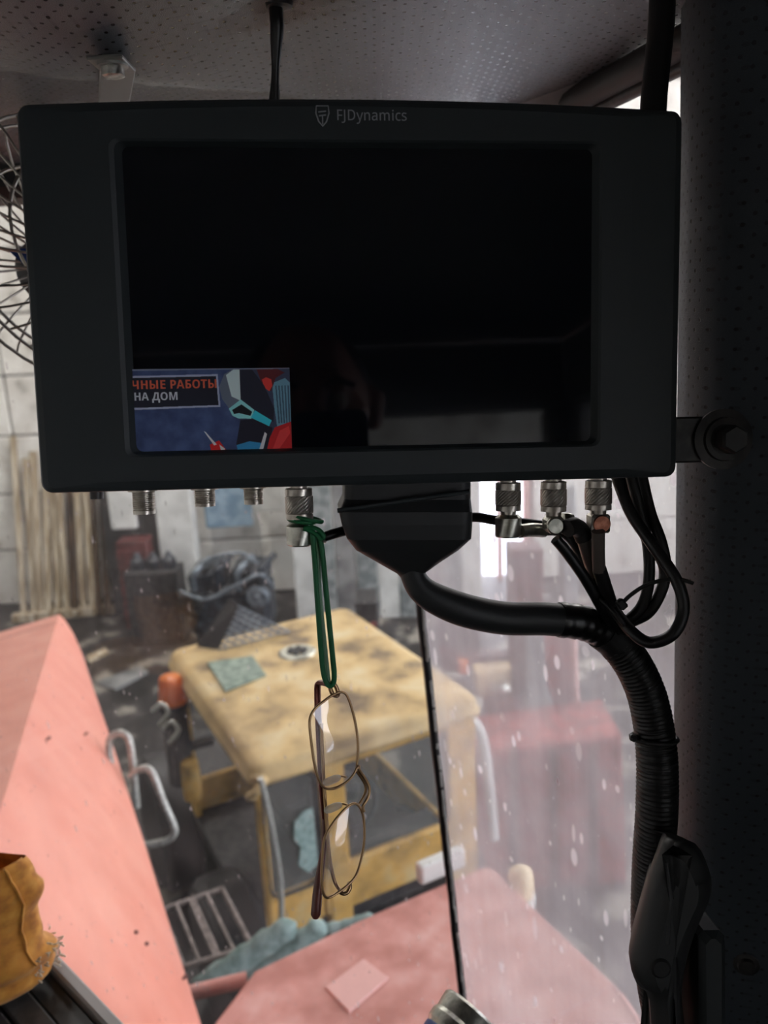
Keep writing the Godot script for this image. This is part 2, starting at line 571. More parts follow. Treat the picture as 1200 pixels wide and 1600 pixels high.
func workshop_lamps() -> void:
	for i in 6:
		var x := -2.2 if i % 2 == 0 else 3.4
		var z := [-8.3, -3.4, 5.2][i / 2] as float
		var t := thing("strip_light", "long white strip light under the workshop ceiling", "light", Vector3(x, 7.18, z), "workshop strip lights")
		var st := start()
		rbox(st, Transform3D(Basis(), Vector3(0, 0.06, 0)), Vector3(0.3, 0.1, 1.8), 0.01)
		put("housing", st, M.sheet_pale, t)
		for sx in [-0.07, 0.07]:
			st = start()
			tube(st, [Vector3(sx, 0, -0.85), Vector3(sx, 0, 0.85)], 0.014, 10)
			var g := plain(Color(0.95, 0.97, 1.0), 0.4)
			g.emission_enabled = true
			g.emission = Color(0.95, 0.97, 1.0)
			g.emission_energy_multiplier = 3.0
			put("lamp_tube", st, g, t)
		for sx in [-0.07, 0.07]:
			for sz in [-0.4, 0.4]:
				st = start()
				bar(st, Vector3(sx * 0.5, 0.11, sz), Vector3(sx * 0.5, 0.22, sz), 0.015, 0.015)
				put("hanger", st, M.steel, t)
		var l := AreaLight3D.new()
		l.name = "strip_lamp"
		l.area_size = Vector2(0.3, 1.8)
		l.area_normalize_energy = true
		l.light_energy = (27.0 if i < 2 else 8.0) if i < 4 else 1.6
		l.light_color = Color(1.0, 0.98, 0.96)
		l.area_range = 40.0
		l.area_attenuation = 2.0
		l.shadow_enabled = true
		l.rotation = Vector3(-PI / 2, 0, 0)
		l.position = Vector3(0, -0.03, 0)
		t.add_child(l)

# ---------------------------------------------------------------- the cab: the room of the picture
func headliner_edge(z: float) -> float:
	var line := 0.151 + (z + 0.696) * 0.25
	return lerpf(line, 0.62, smoothstep(-0.53, -0.36, z))
func seam_x(y: float) -> float:
	return 0.036 + (3.478 - y) * 0.0634
func cab() -> void:
	var cy := 3.96
	var st := start()
	grid(st, func(a: float, b: float) -> Vector3:
		var z := lerpf(-0.9, 0.95, pow(a, 1.0))
		var x := lerpf(headliner_edge(z), -1.15, b)
		var dx := x + 0.150
		var fold_z := -0.556 - 0.10 * absf(dx) - 0.9 * maxf(dx, 0.0)
		var y := cy + 0.14 * smoothstep(-0.35, 0.15, z)
		y -= 0.017 * exp(-pow(dx / 0.075, 2.0)) * smoothstep(-0.012, 0.02, z - fold_z) * exp(-pow(maxf(z - fold_z - 0.02, 0.0) / 0.10, 2.0))
		y -= 0.004 * sin(x * 9.0 + 1.0) * sin(z * 7.0)
		y += 0.006 * exp(-(pow(x + 0.045, 2.0) + pow(z + 0.482, 2.0)) / 0.0003)
		return Vector3(x, y, z), 150, 130)
	var c := setting("ceiling", st, M.headliner, "grey perforated vinyl headliner with folds at the bracket", "ceiling")
	st = start()
	box_at(st, Vector3(-1.2, cy + 0.16, -0.98), Vector3(0.1, cy + 0.2, 1.05), 0.01)
	box_at(st, Vector3(0.1, cy + 0.16, -0.55), Vector3(0.75, cy + 0.2, 1.05), 0.01)
	put("roof_skin", st, M.red_paint, c)
	# right pillar
	st = start()
	var rings := []
	for i in 24:
		var y := lerpf(2.5, 4.06, i / 23.0)
		var lean := (3.7 - y) * 0.03
		var ring := PackedVector3Array()
		for p in [[0.238, -0.565], [0.218, -0.555], [0.204, -0.536], [0.194, -0.51], [0.190, -0.485], [0.192, -0.468], [0.199, -0.458], [0.21, -0.452], [0.4, -0.40], [0.66, -0.33], [0.66, -0.50], [0.40, -0.56]]:
			ring.append(Vector3(p[0] - 0.0026 + lean, y, p[1]))
		ring.reverse()
		rings.append(ring)
	rings.reverse()
	for r in rings:
		r.reverse()
	rings.reverse()
	for r in rings:
		r.reverse()
	loft(st, rings, false)
	setting("wall_right", st, M.pillar, "black perforated vinyl cab pillar beside the display", "wall")
	# the shell behind the driver: side panel, back panel with a rear window, floor
	st = start()
	box_at(st, Vector3(0.62, 2.45, -0.42), Vector3(0.68, 3.2, 1.0), 0.01)
	box_at(st, Vector3(0.62, 3.95, -0.42), Vector3(0.68, 4.1, 1.0), 0.01)
	box_at(st, Vector3(0.62, 3.2, -0.42), Vector3(0.68, 3.95, 0.2), 0.01)
	box_at(st, Vector3(0.62, 2.95, 0.9), Vector3(0.68, 3.95, 1.0), 0.01)
	setting("wall_side", st, M.trim_grey, "grey side panel of the cab with a door window opening", "wall")
	st = start()
	box_at(st, Vector3(-1.2, 2.45, 0.95), Vector3(0.68, 2.95, 1.02), 0.01)
	box_at(st, Vector3(-1.2, 3.95, 0.95), Vector3(0.68, 4.1, 1.02), 0.01)
	box_at(st, Vector3(-1.2, 2.95, 0.95), Vector3(-1.1, 3.95, 1.02), 0.01)
	box_at(st, Vector3(0.58, 2.95, 0.95), Vector3(0.68, 3.95, 1.02), 0.01)
	setting("wall_back", st, M.trim_grey, "grey rear panel of the cab with a wide window opening", "wall")
	st = start()
	box_at(st, Vector3(-1.2, 2.45, -0.9), Vector3(-1.14, 2.9, 1.0), 0.01)
	box_at(st, Vector3(-1.2, 2.9, 0.88), Vector3(-1.14, 4.1, 1.0), 0.01)
	box_at(st, Vector3(-1.2, 3.95, -0.9), Vector3(-1.14, 4.1, 1.0), 0.01)
	box_at(st, Vector3(-1.2, 2.9, -0.95), Vector3(-1.14, 4.0, -0.86), 0.01)
	setting("wall_left", st, M.trim_grey, "grey left side panel of the cab with a door window opening", "wall")
	var wn := 3
	for q in [[Vector3(0.65, 3.2, 0.9), Vector3(0.65, 3.95, 0.9), Vector3(0.65, 3.95, 0.2), Vector3(0.65, 3.2, 0.2), "right door window beyond the pillar"], [Vector3(-1.1, 2.95, 0.985), Vector3(-1.1, 3.95, 0.985), Vector3(0.58, 3.95, 0.985), Vector3(0.58, 2.95, 0.985), "wide rear window of the cab"], [Vector3(-1.17, 2.9, -0.86), Vector3(-1.17, 3.95, -0.86), Vector3(-1.17, 3.95, 0.88), Vector3(-1.17, 2.9, 0.88), "left door window of the cab"]]:
		st = start()
		flat_quad(st, q[0], q[1], q[2], q[3])
		setting("window_%d" % wn, st, M.glass, "clear glass of the " + q[4], "window")
		wn += 1
	st = start()
	box_at(st, Vector3(-1.2, 2.38, -0.95), Vector3(0.7, 2.45, 1.05), 0.01)
	setting("floor", st, M.rubber, "black rubber cab floor", "floor")
	# sill below the windshield
	st = start()
	box_at(st, Vector3(-1.2, 2.45, -0.905), Vector3(0.1, 2.76, -0.85), 0.01)
	bar(st, Vector3(0.08, 2.6, -0.88), Vector3(0.25, 2.6, -0.5), 0.3, 0.04)
	setting("trim_1", st, M.rubber, "black sill below the windshield", "trim")
	# left pane
	var zt := -0.88
	st = start()
	var tl := Vector3(-1.15, 3.97, zt)
	var bl := Vector3(-1.15, 2.75, zt)
	var tr := Vector3(seam_x(3.97), 3.97, zt)
	var br := Vector3(seam_x(2.75), 2.75, zt)
	flat_quad(st, bl, tl, tr, br)
	var w1 := setting("window_1", st, M.glass, "large dusty windshield pane left of the rubber seam", "window")
	st = start()
	var off := Vector3(0, 0, -0.006)
	flat_quad(st, bl + off, tl + off, tr + off, br + off)
	var film := put("dust_film", st, film_of(dust_tex(7, 2048, 1280, -0.03, 0.12, 5200, 0.35, 2.4, 0.65)), w1)
	film.set_meta("kind", "stuff")
	# right pane, turned towards the pillar
	st = start()
	var er := func(y: float) -> Vector3: return Vector3(0.262 + (3.7 - y) * 0.03, y, -0.505)
	var a := Vector3(seam_x(2.75) + 0.004, 2.75, zt)
	var b := Vector3(seam_x(3.99) + 0.004, 3.99, zt)
	flat_quad(st, a, b, er.call(3.99), er.call(2.75))
	var w2 := setting("window_2", st, M.glass, "narrow heavily dusted corner pane between the seam and the pillar", "window")
	st = start()
	off = Vector3(-0.004, 0, -0.004)
	flat_quad(st, a + off, b + off, er.call(3.99) + off, er.call(2.75) + off)
	film = put("dust_film", st, film_of(dust_tex(19, 640, 1536, 0.20, 0.64, 1600, 0.38, 10.0, 1.0)), w2)
	film.set_meta("kind", "stuff")
	# rubber seam between the panes, its paint chipped to pale flecks
	st = start()
	var pts := []
	for i in 24:
		var y := lerpf(2.75, 3.97, i / 23.0)
		pts.append(Vector3(seam_x(y) + 0.0006 * sin(i * 2.3), y, zt + 0.006))
	tube(st, pts, 0.0052, 8)
	var seam := setting("trim_2", st, M.rubber, "thin black rubber seam between the two panes", "trim")
	var rng := RandomNumberGenerator.new()
	rng.seed = 12
	st = start()
	for i in 60:
		var y := rng.randf_range(2.86, 3.6)
		var l := rng.randf_range(0.006, 0.03)
		bar(st, Vector3(seam_x(y) + rng.randf_range(0.001, 0.003), y, zt + 0.0114), Vector3(seam_x(y + l) + 0.0025, y + l, zt + 0.0114), 0.0022, 0.002, 0.0005)
	var fl := put("pale_fleck", st, M.sheet_pale, seam)
	fl.set_meta("kind", "stuff")
	# roof frame above the corner pane
	st = start()
	var p1 := Vector3(0.118, cy - 0.012, -0.83)
	var p2 := Vector3(0.213, cy - 0.012, -0.45)
	tube(st, [p1, p2], 0.010, 12)
	var tr3 := setting("trim_3", st, M.rubber, "black roof frame over the corner pane", "trim")
	st = start()
	tube(st, [p1 + Vector3(0.006, -0.011, 0), p2 + Vector3(0.006, -0.011, 0)], 0.005, 10)
	put("gasket", st, M.darksteel, tr3)
	st = start()
	box_at(st, Vector3(-1.2, 3.93, -0.93), Vector3(0.06, 4.0, -0.86), 0.01)
	setting("trim_4", st, M.rubber, "black header above the windshield", "trim")

# ---------------------------------------------------------------- the tractor's own hood and right fender, outside the glass
func hood_and_fender() -> void:
	var lower := []
	for p in [[92, 960], [101, 968], [115, 990], [128, 1020], [144, 1070], [174, 1157], [205, 1253], [233, 1340], [260, 1430], [293, 1533], [314, 1600]]:
		lower.append(level(p[0], p[1], 2.3))
	var d: Vector3 = lower[-1] - lower[-3]
	lower.append(lower[-1] + d * ((-0.97 - lower[-1].z) / d.z))
	var tip: Vector3 = lower[0]
	var rear := level(0, 1268, 2.875)
	rear = tip + (rear - tip) * ((-0.97 - tip.z) / (rear.z - tip.z))
	var t := thing("tractor_hood", "salmon red tractor hood running forward outside the windshield", "hood", Vector3.ZERO)
	var st := start()
	var n := lower.size()
	var ridge := []
	for i in n:
		var k: float = (lower[i].z - tip.z) / (-0.97 - tip.z)
		ridge.append(tip.lerp(rear, k))
	grid(st, func(a: float, b: float) -> Vector3:
		var f := a * (n - 1)
		var i := mini(int(f), n - 2)
		var lo: Vector3 = lower[i].lerp(lower[i + 1], f - i)
		var hi: Vector3 = ridge[i].lerp(ridge[i + 1], f - i)
		var bulge := sin(b * PI) * 0.02 * a
		return hi.lerp(lo, b) + Vector3(0.8, 0.3, 0.0) * bulge, 33, 10)
	put("side_panel", st, M.red_paint, t)
	st = start()
	for i in n - 1:
		var down := Vector3(-0.03, -0.5, 0.02)
		flat_quad(st, lower[i], lower[i + 1], lower[i + 1] + down, lower[i] + down)
	put("lower_skirt", st, M.black_steel, t)
	var cross_ := (level(0, 990, 2.3) - tip).normalized()
	var left := Vector3(cross_.x, 0.0, cross_.z)
	st = start()
	var nose := 0.085
	var surf := func(a: float, b: float) -> Vector3:
		var p := tip.lerp(rear, a)
		return p + left * (b * 1.1) + Vector3(0, 0.03 * sin(b * PI) * (0.3 + a), 0)
	grid(st, func(a: float, b: float) -> Vector3: return surf.call(nose + 0.006 + a * (0.994 - nose), b), 24, 10)
	put("top_panel", st, M.red_paint, t)
	st = start()
	grid(st, func(a: float, b: float) -> Vector3: return surf.call(a * nose, b), 5, 10)
	put("nose_panel", st, M.red_paint, t)
	st = start()
	grid(st, func(a: float, b: float) -> Vector3: return surf.call(a, b) - Vector3(0.0, 0.012, 0), 20, 6)
	for i in n - 1:
		pass
	var l0: Vector3 = surf.call(0.0, 1.0)
	var l1: Vector3 = surf.call(1.0, 1.0)
	flat_quad(st, l0, l0 - Vector3(0, 0.55, 0), l1 - Vector3(0, 0.9, 0), l1)
	flat_quad(st, tip - Vector3(0, 0.5, 0), tip, l0, l0 - Vector3(0, 0.5, 0))
	put("inner_shell", st, M.maroon, t)
	for q in [[204, 1464], [221, 1482], [70, 1158], [130, 1150], [283, 1532]]:
		var p := onto(q[0], q[1], lower[-1], (ridge[-1] - lower[-1]).cross(lower[2] - lower[-1]).normalized())
		var cn: Vector3 = (lower[2] - lower[-1]).cross(ridge[-1] - lower[-1]).normalized()
		if cn.x < 0:
			cn = -cn
		st = start()
		lathe(st, Transform3D(Basis(cn.cross(Vector3.UP).normalized(), cn, cn.cross(Vector3.UP).normalized().cross(cn)), p + cn * 0.014), [[0.003, -0.012], [0.0045, 0.003], [0.001, 0.005]], 8)
		put("paint_chip", st, M.maroon, t)

	# right fender
	var h := 2.3
	var poly := PackedVector2Array()
	for p in [[398, 1512], [560, 1434], [700, 1374], [757, 1350], [772, 1354], [850, 1430], [930, 1505], [975, 1548], [998, 1580], [1012, 1620]]:
		var w := level(p[0], p[1], h)
		poly.append(Vector2(w.x, -w.z))
	poly.append(Vector2(0.52, 1.0))
	poly.append(Vector2(-0.42, 1.0))
	var e := level(330, 1600, h)
	poly.append(Vector2(e.x, -e.z))
	var flat := Transform3D(Basis(Vector3.RIGHT, Vector3(0, 0, -1), Vector3.UP), Vector3(0, h, 0))
	t = thing("tractor_fender", "broad faded pink fender plate below the corner pane", "fender", Vector3.ZERO)
	st = start()
	prism(st, flat, poly, -0.07, 0.0, 0.012)
	put("plate", st, M.red_old, t)
	st = start()
	poly = PackedVector2Array()
	for p in [[508, 1545], [568, 1500], [607, 1530], [546, 1584]]:
		var w := level(p[0], p[1], h)
		poly.append(Vector2(w.x, -w.z))
	prism(st, flat, poly, 0.0, 0.006, 0.002)
	put("cover_plate", st, M.red_patch, t)
	st = start()
	var c0 := level(655, 1385, h)
	var c1 := level(725, 1355, h)
	bar(st, c0 + Vector3(0, 0.015, -0.03), c1 + Vector3(0, 0.015, -0.03), 0.035, 0.06, 0.006)
	put("edge_block", st, M.sheet_pale, t)
	st = start()
	var lamp := level(812, 1392, h)
	lathe(st, Transform3D(Basis(Vector3.RIGHT, -0.5), lamp + Vector3(0.012, -0.02, -0.04)), [[0.03, -0.03], [0.034, 0.0], [0.034, 0.03], [0.026, 0.048], [0.008, 0.055]], 20, false)
	put("marker_knob", st, M.cream, t)
	st = start()
	for p in [[[862, 1592], [958, 1538]], [[958, 1538], [1000, 1600]]]:
		bar(st, level(p[0][0], p[0][1], h + 0.001), level(p[1][0], p[1][1], h + 0.001), 0.004, 0.004, 0.001)
	put("crease_bead", st, M.red_patch, t)
	st = start()
	tube(st, [level(296, 1552, 2.24), level(386, 1530, 2.24)], [0.018, 0.018], 14)
	put("pipe_stub", st, M.red_old, t)

	# handrail beside the hood
	t = thing("handrail", "bent steel tube handrail standing beside the salmon hood", "handrail", Vector3.ZERO)
	for lp in [[[186, 1330, 2.75], [178, 1230, 2.75], [170, 1165, 2.75], [178, 1148, 2.75], [194, 1147, 2.75], [204, 1165, 2.75], [211, 1230, 2.75], [214, 1262, 2.75]], [[203, 1214, 2.7], [214, 1204, 2.7], [230, 1201, 2.7], [241, 1215, 2.7], [256, 1255, 2.7], [272, 1292, 2.7], [270, 1306, 2.7], [256, 1315, 2.7], [222, 1322, 2.7]]]:
		var pts := []
		for p in lp:
			pts.append(at(p[0], p[1], p[2]))
		st = start()
		tube(st, smooth_path(pts, 5), 0.0125, 10)
		put("bent_tube", st, M.steel, t)
	# step grate
	t = thing("step_grate", "grey welded step grate with open slots above the dark floor", "step", Vector3.ZERO)
	var A := level(252, 1422, 1.6)
	var B := level(347, 1389, 1.6)
	var C := level(393, 1478, 1.6)
	var D := level(286, 1512, 1.6)
	st = start()
	for s in [[A, B], [B, C], [C, D], [D, A]]:
		tube(st, [s[0], s[1]], 0.011, 8)
	put("frame", st, M.old_steel, t)
	for k in [0.24, 0.46, 0.52, 0.74]:
		st = start()
		bar(st, A.lerp(B, k), D.lerp(C, k), 0.012, 0.02)
		put("bar", st, M.old_steel, t)
	st = start()
	bar(st, (A + D) / 2, (A + D) / 2 + Vector3(-0.1, -0.4, 0.1), 0.03, 0.03)
	put("bracket", st, M.black_steel, t)

# ---------------------------------------------------------------- yellow loader
func yellow_loader() -> void:
	var o := level(400, 1195, 1.9)
	o.y = 0.0
	var t := thing("yellow_loader", "dirty yellow loader with a dented flat cab roof parked below the windshield", "loader", o)
	t.rotation.y = deg_to_rad(27.5)
	var to := t.transform.affine_inverse()
	# roof: a shallow tray with rounded corners and a lip
	var st := start()
	var rr := func(inset: float, y: float) -> PackedVector3Array:
		var ring := PackedVector3Array()
		for q in [[1.19 - inset, 0.02 - inset, 0.0], [1.19 - inset, -1.56 + inset, 90.0], [-0.03 + inset, -1.52 + inset, 180.0], [-0.03 + inset, 0.02 - inset, 270.0]]:
			for k in 5:
				var w := deg_to_rad(q[2] - 90.0 + k * 22.5)
				var r := maxf(0.07 - inset * 0.3, 0.01)
				var cx: float = q[0] - r if q[0] > 0.5 else q[0] + r
				var cz: float = q[1] - r if q[1] > -0.5 else q[1] + r
				ring.append(Vector3(cx + cos(w) * r, y, cz - sin(w) * r))
		return ring
	loft(st, [rr.call(0.0, 1.8), rr.call(-0.012, 1.805), rr.call(-0.012, 1.825), rr.call(0.0, 1.83), rr.call(0.004, 1.87), rr.call(0.02, 1.893), rr.call(0.06, 1.902), rr.call(0.3, 1.91), rr.call(0.52, 1.914)], false)
	put("roof", st, M.yellow_roof, t)
	st = start()
	lathe(st, Transform3D(Basis(), Vector3(0.6, 1.905, -0.99)), [[0.11, 0.0], [0.11, 0.012], [0.095, 0.02], [0.062, 0.02], [0.055, 0.008], [0.0, 0.006]], 24)
	var vent := put("roof_vent", st, M.zinc, t)
	st = start()
	for k in 6:
		var q := Basis(Vector3.UP, k * PI / 3)
		rbox(st, Transform3D(q, Vector3(0.6, 1.928, -0.99) + q * Vector3(0.03, 0, 0)), Vector3(0.06, 0.012, 0.03), 0.003)
	put("vent_grip", st, M.black_steel, vent)
	# flat sheet left on the roof
	st = start()
	var poly := PackedVector2Array([Vector2(0.11, 1.14), Vector2(0.36, 1.08), Vector2(0.34, 0.80), Vector2(0.09, 0.74), Vector2(0.1, 0.9)])
	prism(st, Transform3D(Basis(Vector3.RIGHT, Vector3(0, 0, -1), Vector3.UP), Vector3(0, 1.912, 0)), poly, 0.0, 0.012, 0.003)
	var sheet := put("metal_sheet", st, M.teal_plate)
	sheet.transform = t.transform
	tag(sheet, "grey green metal sheet lying on the yellow cab roof", "sheet")
	# posts and panels of the window face
	for p in [[-0.01, 0.028], [0.3, 0.42], [0.985, 1.16]]:
		st = start()
		box_at(st, Vector3(p[0], 0.85, -0.06), Vector3(p[1], 1.82, 0.0), 0.012)
		put("post", st, M.yellow, t)
	st = start()
	box_at(st, Vector3(0.27, 0.97, -0.05), Vector3(1.16, 1.235, -0.004), 0.015)
	box_at(st, Vector3(0.0, 0.97, -0.05), Vector3(0.27, 1.195, -0.004), 0.015)
	put("front_panel", st, M.yellow, t)
	st = start()
	box_at(st, Vector3(0.0, 1.785, -0.05), Vector3(0.27, 1.81, -0.003), 0.005)
	box_at(st, Vector3(0.27, 1.755, -0.05), Vector3(1.16, 1.81, -0.003), 0.01)
	put("header", st, M.yellow, t)
	# left window: rounded dark pane set into the door
	var wp := PackedVector2Array()
	for q in [[0.265, 1.79, 0.0], [0.012, 1.79, 90.0], [0.012, 1.19, 180.0], [0.265, 1.19, 270.0]]:
		for k in 5:
			var w := deg_to_rad(q[2] + k * 22.5)
			var r := 0.06
			wp.append(Vector2((q[0] - r if q[0] > 0.1 else q[0] + r) + cos(w) * r, (q[1] - r if q[1] > 1.5 else q[1] + r) + sin(w) * r))
	st = start()
	prism(st, Transform3D(), wp, -0.012, -0.006, 0.0)
	var win := put("door_window", st, M.dusty_pane, t)
	st = start()
	var loop := []
	for q in wp:
		loop.append(Vector3(q.x, q.y, -0.004))
	tube(st, loop, 0.008, 6, true)
	put("seal", st, M.rubber, win)
	st = start()
	prism(st, Transform3D(), PackedVector2Array([Vector2(0.15, 1.56), Vector2(0.2, 1.6), Vector2(0.245, 1.6), Vector2(0.25, 1.3), Vector2(0.2, 1.27), Vector2(0.15, 1.33), Vector2(0.17, 1.42), Vector2(0.14, 1.47)]), 0.006, 0.010, 0.002)
	put("torn_sticker", st, M.cloth_teal, win)
	st = start()
	box_at(st, Vector3(0.43, 1.235, -0.03), Vector3(0.985, 1.755, -0.018), 0.003)
	put("front_window", st, M.dusty_pane, t)
	# rear side, back wall, floor of the cab
	st = start()
	box_at(st, Vector3(1.12, 0.8, -1.46), Vector3(1.16, 1.02, -0.05), 0.01)
	put("side_wall", st, M.yellow, t)
	st = start()
	box_at(st, Vector3(0.0, 0.8, -1.5), Vector3(1.16, 1.02, -1.46), 0.01)
	put("rear_wall", st, M.yellow, t)
	st = start()
	box_at(st, Vector3(0.04, 1.02, -1.485), Vector3(1.12, 1.8, -1.479), 0.001)
	put("rear_window", st, M.dusty_pane, t)
	st = start()
	box_at(st, Vector3(1.137, 1.02, -1.44), Vector3(1.143, 1.8, -0.06), 0.001)
	put("side_window", st, M.dusty_pane, t)
	st = start()
	box_at(st, Vector3(0.0, 0.72, -1.5), Vector3(1.16, 0.8, 0.0), 0.01)
	put("cab_floor", st, M.black_steel, t)
	# inside the cab: seat, lever console and steering wheel behind the glass
	st = start()
	rbox(st, Transform3D(Basis(), Vector3(0.58, 1.08, -0.95)), Vector3(0.5, 0.12, 0.48), 0.03)
	rbox(st, Transform3D(Basis(Vector3.RIGHT, 0.12), Vector3(0.58, 1.36, -1.2)), Vector3(0.48, 0.55, 0.1), 0.03)
	rbox(st, Transform3D(Basis(), Vector3(0.58, 0.91, -0.95)), Vector3(0.3, 0.24, 0.3), 0.02)
	put("cab_seat", st, M.black_steel, t)
	st = start()
	rbox(st, Transform3D(Basis(), Vector3(0.58, 0.98, -0.2)), Vector3(0.9, 0.36, 0.2), 0.03)
	put("cab_console", st, M.black_steel, t)
	st = start()
	var wl := []
	for k in 20:
		var a := TAU * k / 20.0
		wl.append(Vector3(0.58, 1.3, -0.42) + Basis(Vector3.RIGHT, 0.5) * Vector3(cos(a) * 0.18, 0, sin(a) * 0.18))
	tube(st, wl, 0.014, 7, true)
	tube(st, [Vector3(0.58, 1.3, -0.42), Vector3(0.58, 1.1, -0.28)], 0.025, 8)
	put("steering_wheel", st, M.rubber, t)
	st = start()
	box_at(st, Vector3(0.0, 0.8, -1.46), Vector3(0.04, 1.82, -1.4), 0.006)
	put("post", st, M.yellow, t)
	st = start()
	box_at(st, Vector3(1.1, 1.02, -1.46), Vector3(1.16, 1.82, -1.4), 0.006)
	put("post", st, M.yellow, t)
	st = start()
	tube(st, smooth_path([Vector3(-0.02, 1.83, -0.02), Vector3(0.02, 1.835, 0.03), Vector3(-0.03, 1.80, 0.05), Vector3(-0.05, 1.77, 0.02), Vector3(-0.02, 1.75, 0.0)], 4), 0.02, 8)
	put("roof_hook", st, M.yellow_roof, t)
	# chassis and wheels
	st = start()
	box_at(st, Vector3(0.1, 0.4, -2.6), Vector3(1.06, 0.74, 0.5), 0.03)
	put("chassis", st, M.black_steel, t)
	for wx in [-0.06, 1.22]:
		for wz in [-2.0, -0.55]:
			st = start()
			var wt := Transform3D(Basis(Vector3.BACK, PI / 2), Vector3(wx, 0.46, wz))
			lathe(st, wt, [[0.2, -0.13], [0.42, -0.13], [0.46, -0.09], [0.46, 0.09], [0.42, 0.13], [0.2, 0.13]], 28)
			var wh := put("wheel", st, M.rubber, t)
			st = start()
			lathe(st, wt, [[0.05, -0.1], [0.2, -0.12], [0.21, 0.12], [0.05, 0.1]], 20)
			put("rim", st, M.yellow, wh)
	# lower mudguard with a pale edge
	st = start()
	var arc := []
	for k in 17:
		var w := lerpf(0.25, PI - 0.15, k / 16.0)
		arc.append(Vector3(0.72 + cos(w) * 0.62, 0.86, 0.12 + sin(w) * 0.40))
	tube(st, arc, 0.022, 8)
	put("mudguard_edge", st, M.sheet_pale, t)
	st = start()
	var inner := []
	for p in arc:
		inner.append(Vector3(0.72 + (p.x - 0.72) * 0.88, 0.84, 0.12 + (p.z - 0.12) * 0.86))
	tube(st, inner, 0.035, 8)
	put("mudguard", st, M.rubber, t)
	# tall mirror rod in front of the door
	st = start()
	var pts := []
	for p in [[407, 1216], [413, 1240], [424, 1290], [434, 1345], [439, 1390], [440, 1440]]:
		pts.append(to * onto(p[0], p[1], t.transform * Vector3(0.1, 1.5, 0.12), t.transform.basis.z))
	tube(st, smooth_path(pts, 4), 0.013, 10)
	put("mirror_rod", st, M.steel, t)
	# warning beacon on its post
	var b := to * level(270, 1097, 1.72)
	st = start()
	lathe(st, Transform3D(Basis(), b), [[0.075, -0.5], [0.07, -0.05], [0.082, -0.04], [0.082, 0.0], [0.06, 0.002]], 20)
	var post := put("beacon_post", st, M.black_steel, t)
	st = start()
	lathe(st, Transform3D(Basis(), b), [[0.078, 0.0], [0.082, 0.012], [0.076, 0.02], [0.062, 0.14], [0.054, 0.158], [0.03, 0.166]], 24)
	put("beacon_lens", st, M.orange, post)
	st = start()
	bar(st, b + Vector3(0, -0.3, 0), b + Vector3(0.2, -0.3, 0.0), 0.06, 0.04)
	put("beacon_bracket", st, M.black_steel, post)
	st = start()
	lathe(st, Transform3D(Basis(), b + Vector3(0.035, -0.46, 0.075)), [[0.05, -0.12], [0.055, 0.0], [0.05, 0.11], [0.03, 0.13]], 16)
	put("filter_cup", st, M.yellow, post)
	for q in [[238, 1112, 0.0], [254, 1140, 0.0]]:
		st = start()
		var c := to * at(q[0], q[1], 4.3)
		tube(st, smooth_path([c, c + Vector3(0.05, 0.03, 0), c + Vector3(0.08, -0.02, 0.02), c + Vector3(0.03, -0.09, 0)], 4), 0.014, 7)
		put("loose_pipe", st, M.zinc, t)
	# folded wire net standing on the roof
	var net := Node3D.new()
	net.name = numbered("wire_net")
	add_child(net)
	net.transform = t.transform
	tag(net, "black folded plastic net standing on the far edge of the yellow roof", "net")
	var np := t.transform * Vector3(0.0, 1.9, -1.3)
	var n0 := to * onto(342, 1018, np, t.transform.basis.z)
	var n1 := to * onto(452, 986, np, t.transform.basis.z)
	var n2 := to * onto(372, 948, np, t.transform.basis.z)
	n0.y = 1.912
	n1.y = 1.92
	st = start()
	for k in 9:
		var f := k / 8.0
		tube(st, [n0.lerp(n2, f), n1.lerp(n2, f) + Vector3(0.002, 0, 0)], 0.0052, 5)
		tube(st, [n0.lerp(n1, f), n0.lerp(n2, f) + Vector3(0, 0.002, 0)], 0.0052, 5)
	put("mesh_sheet", st, M.engine_light, net)
	st = start()
	flat_quad(st, n0 + Vector3(-0.1, 0, -0.12), n2 + Vector3(-0.02, 0.03, -0.1), n2, n0)
	flat_quad(st, n0, n2, n2 + Vector3(-0.02, 0.03, -0.1), n0 + Vector3(-0.1, 0, -0.12))
	put("folded_side", st, M.rubber, net)
	# bundle of pale tubes and rags before the loader
	var i := 0
	for lp in [[[302, 1548], [360, 1512], [420, 1470], [462, 1442], 0.045], [[380, 1532], [430, 1505], [480, 1465], [505, 1440], 0.04], [[500, 1452], [530, 1448], [560, 1440], [585, 1432], 0.022]]:
		pts = []
		for k in 4:
			pts.append(at(lp[k][0], lp[k][1], 2.75 + 0.03 * i))
		st = start()
		pts = smooth_path(pts, 5)
		var rr2 := []
		for k in pts.size():
			var f := k / float(pts.size() - 1)
			rr2.append(float(lp[4]) * sqrt(maxf(0.04, 1.0 - pow(absf(2.0 * f - 1.0), 6.0))) * (1.0 + 0.12 * sin(k * 2.1)))
		tube(st, pts, rr2, 12, false, 0.7)
		var h := put("rolled_cloth", st, M.cloth_teal)
		tag(h, ["thick teal grey roll of cloth beside the step grate", "grey roll of cloth lying against the thick teal roll", "thin pale roll of cloth under the yellow panel"][i], "cloth roll", "rolls of cloth before the loader")
		i += 1

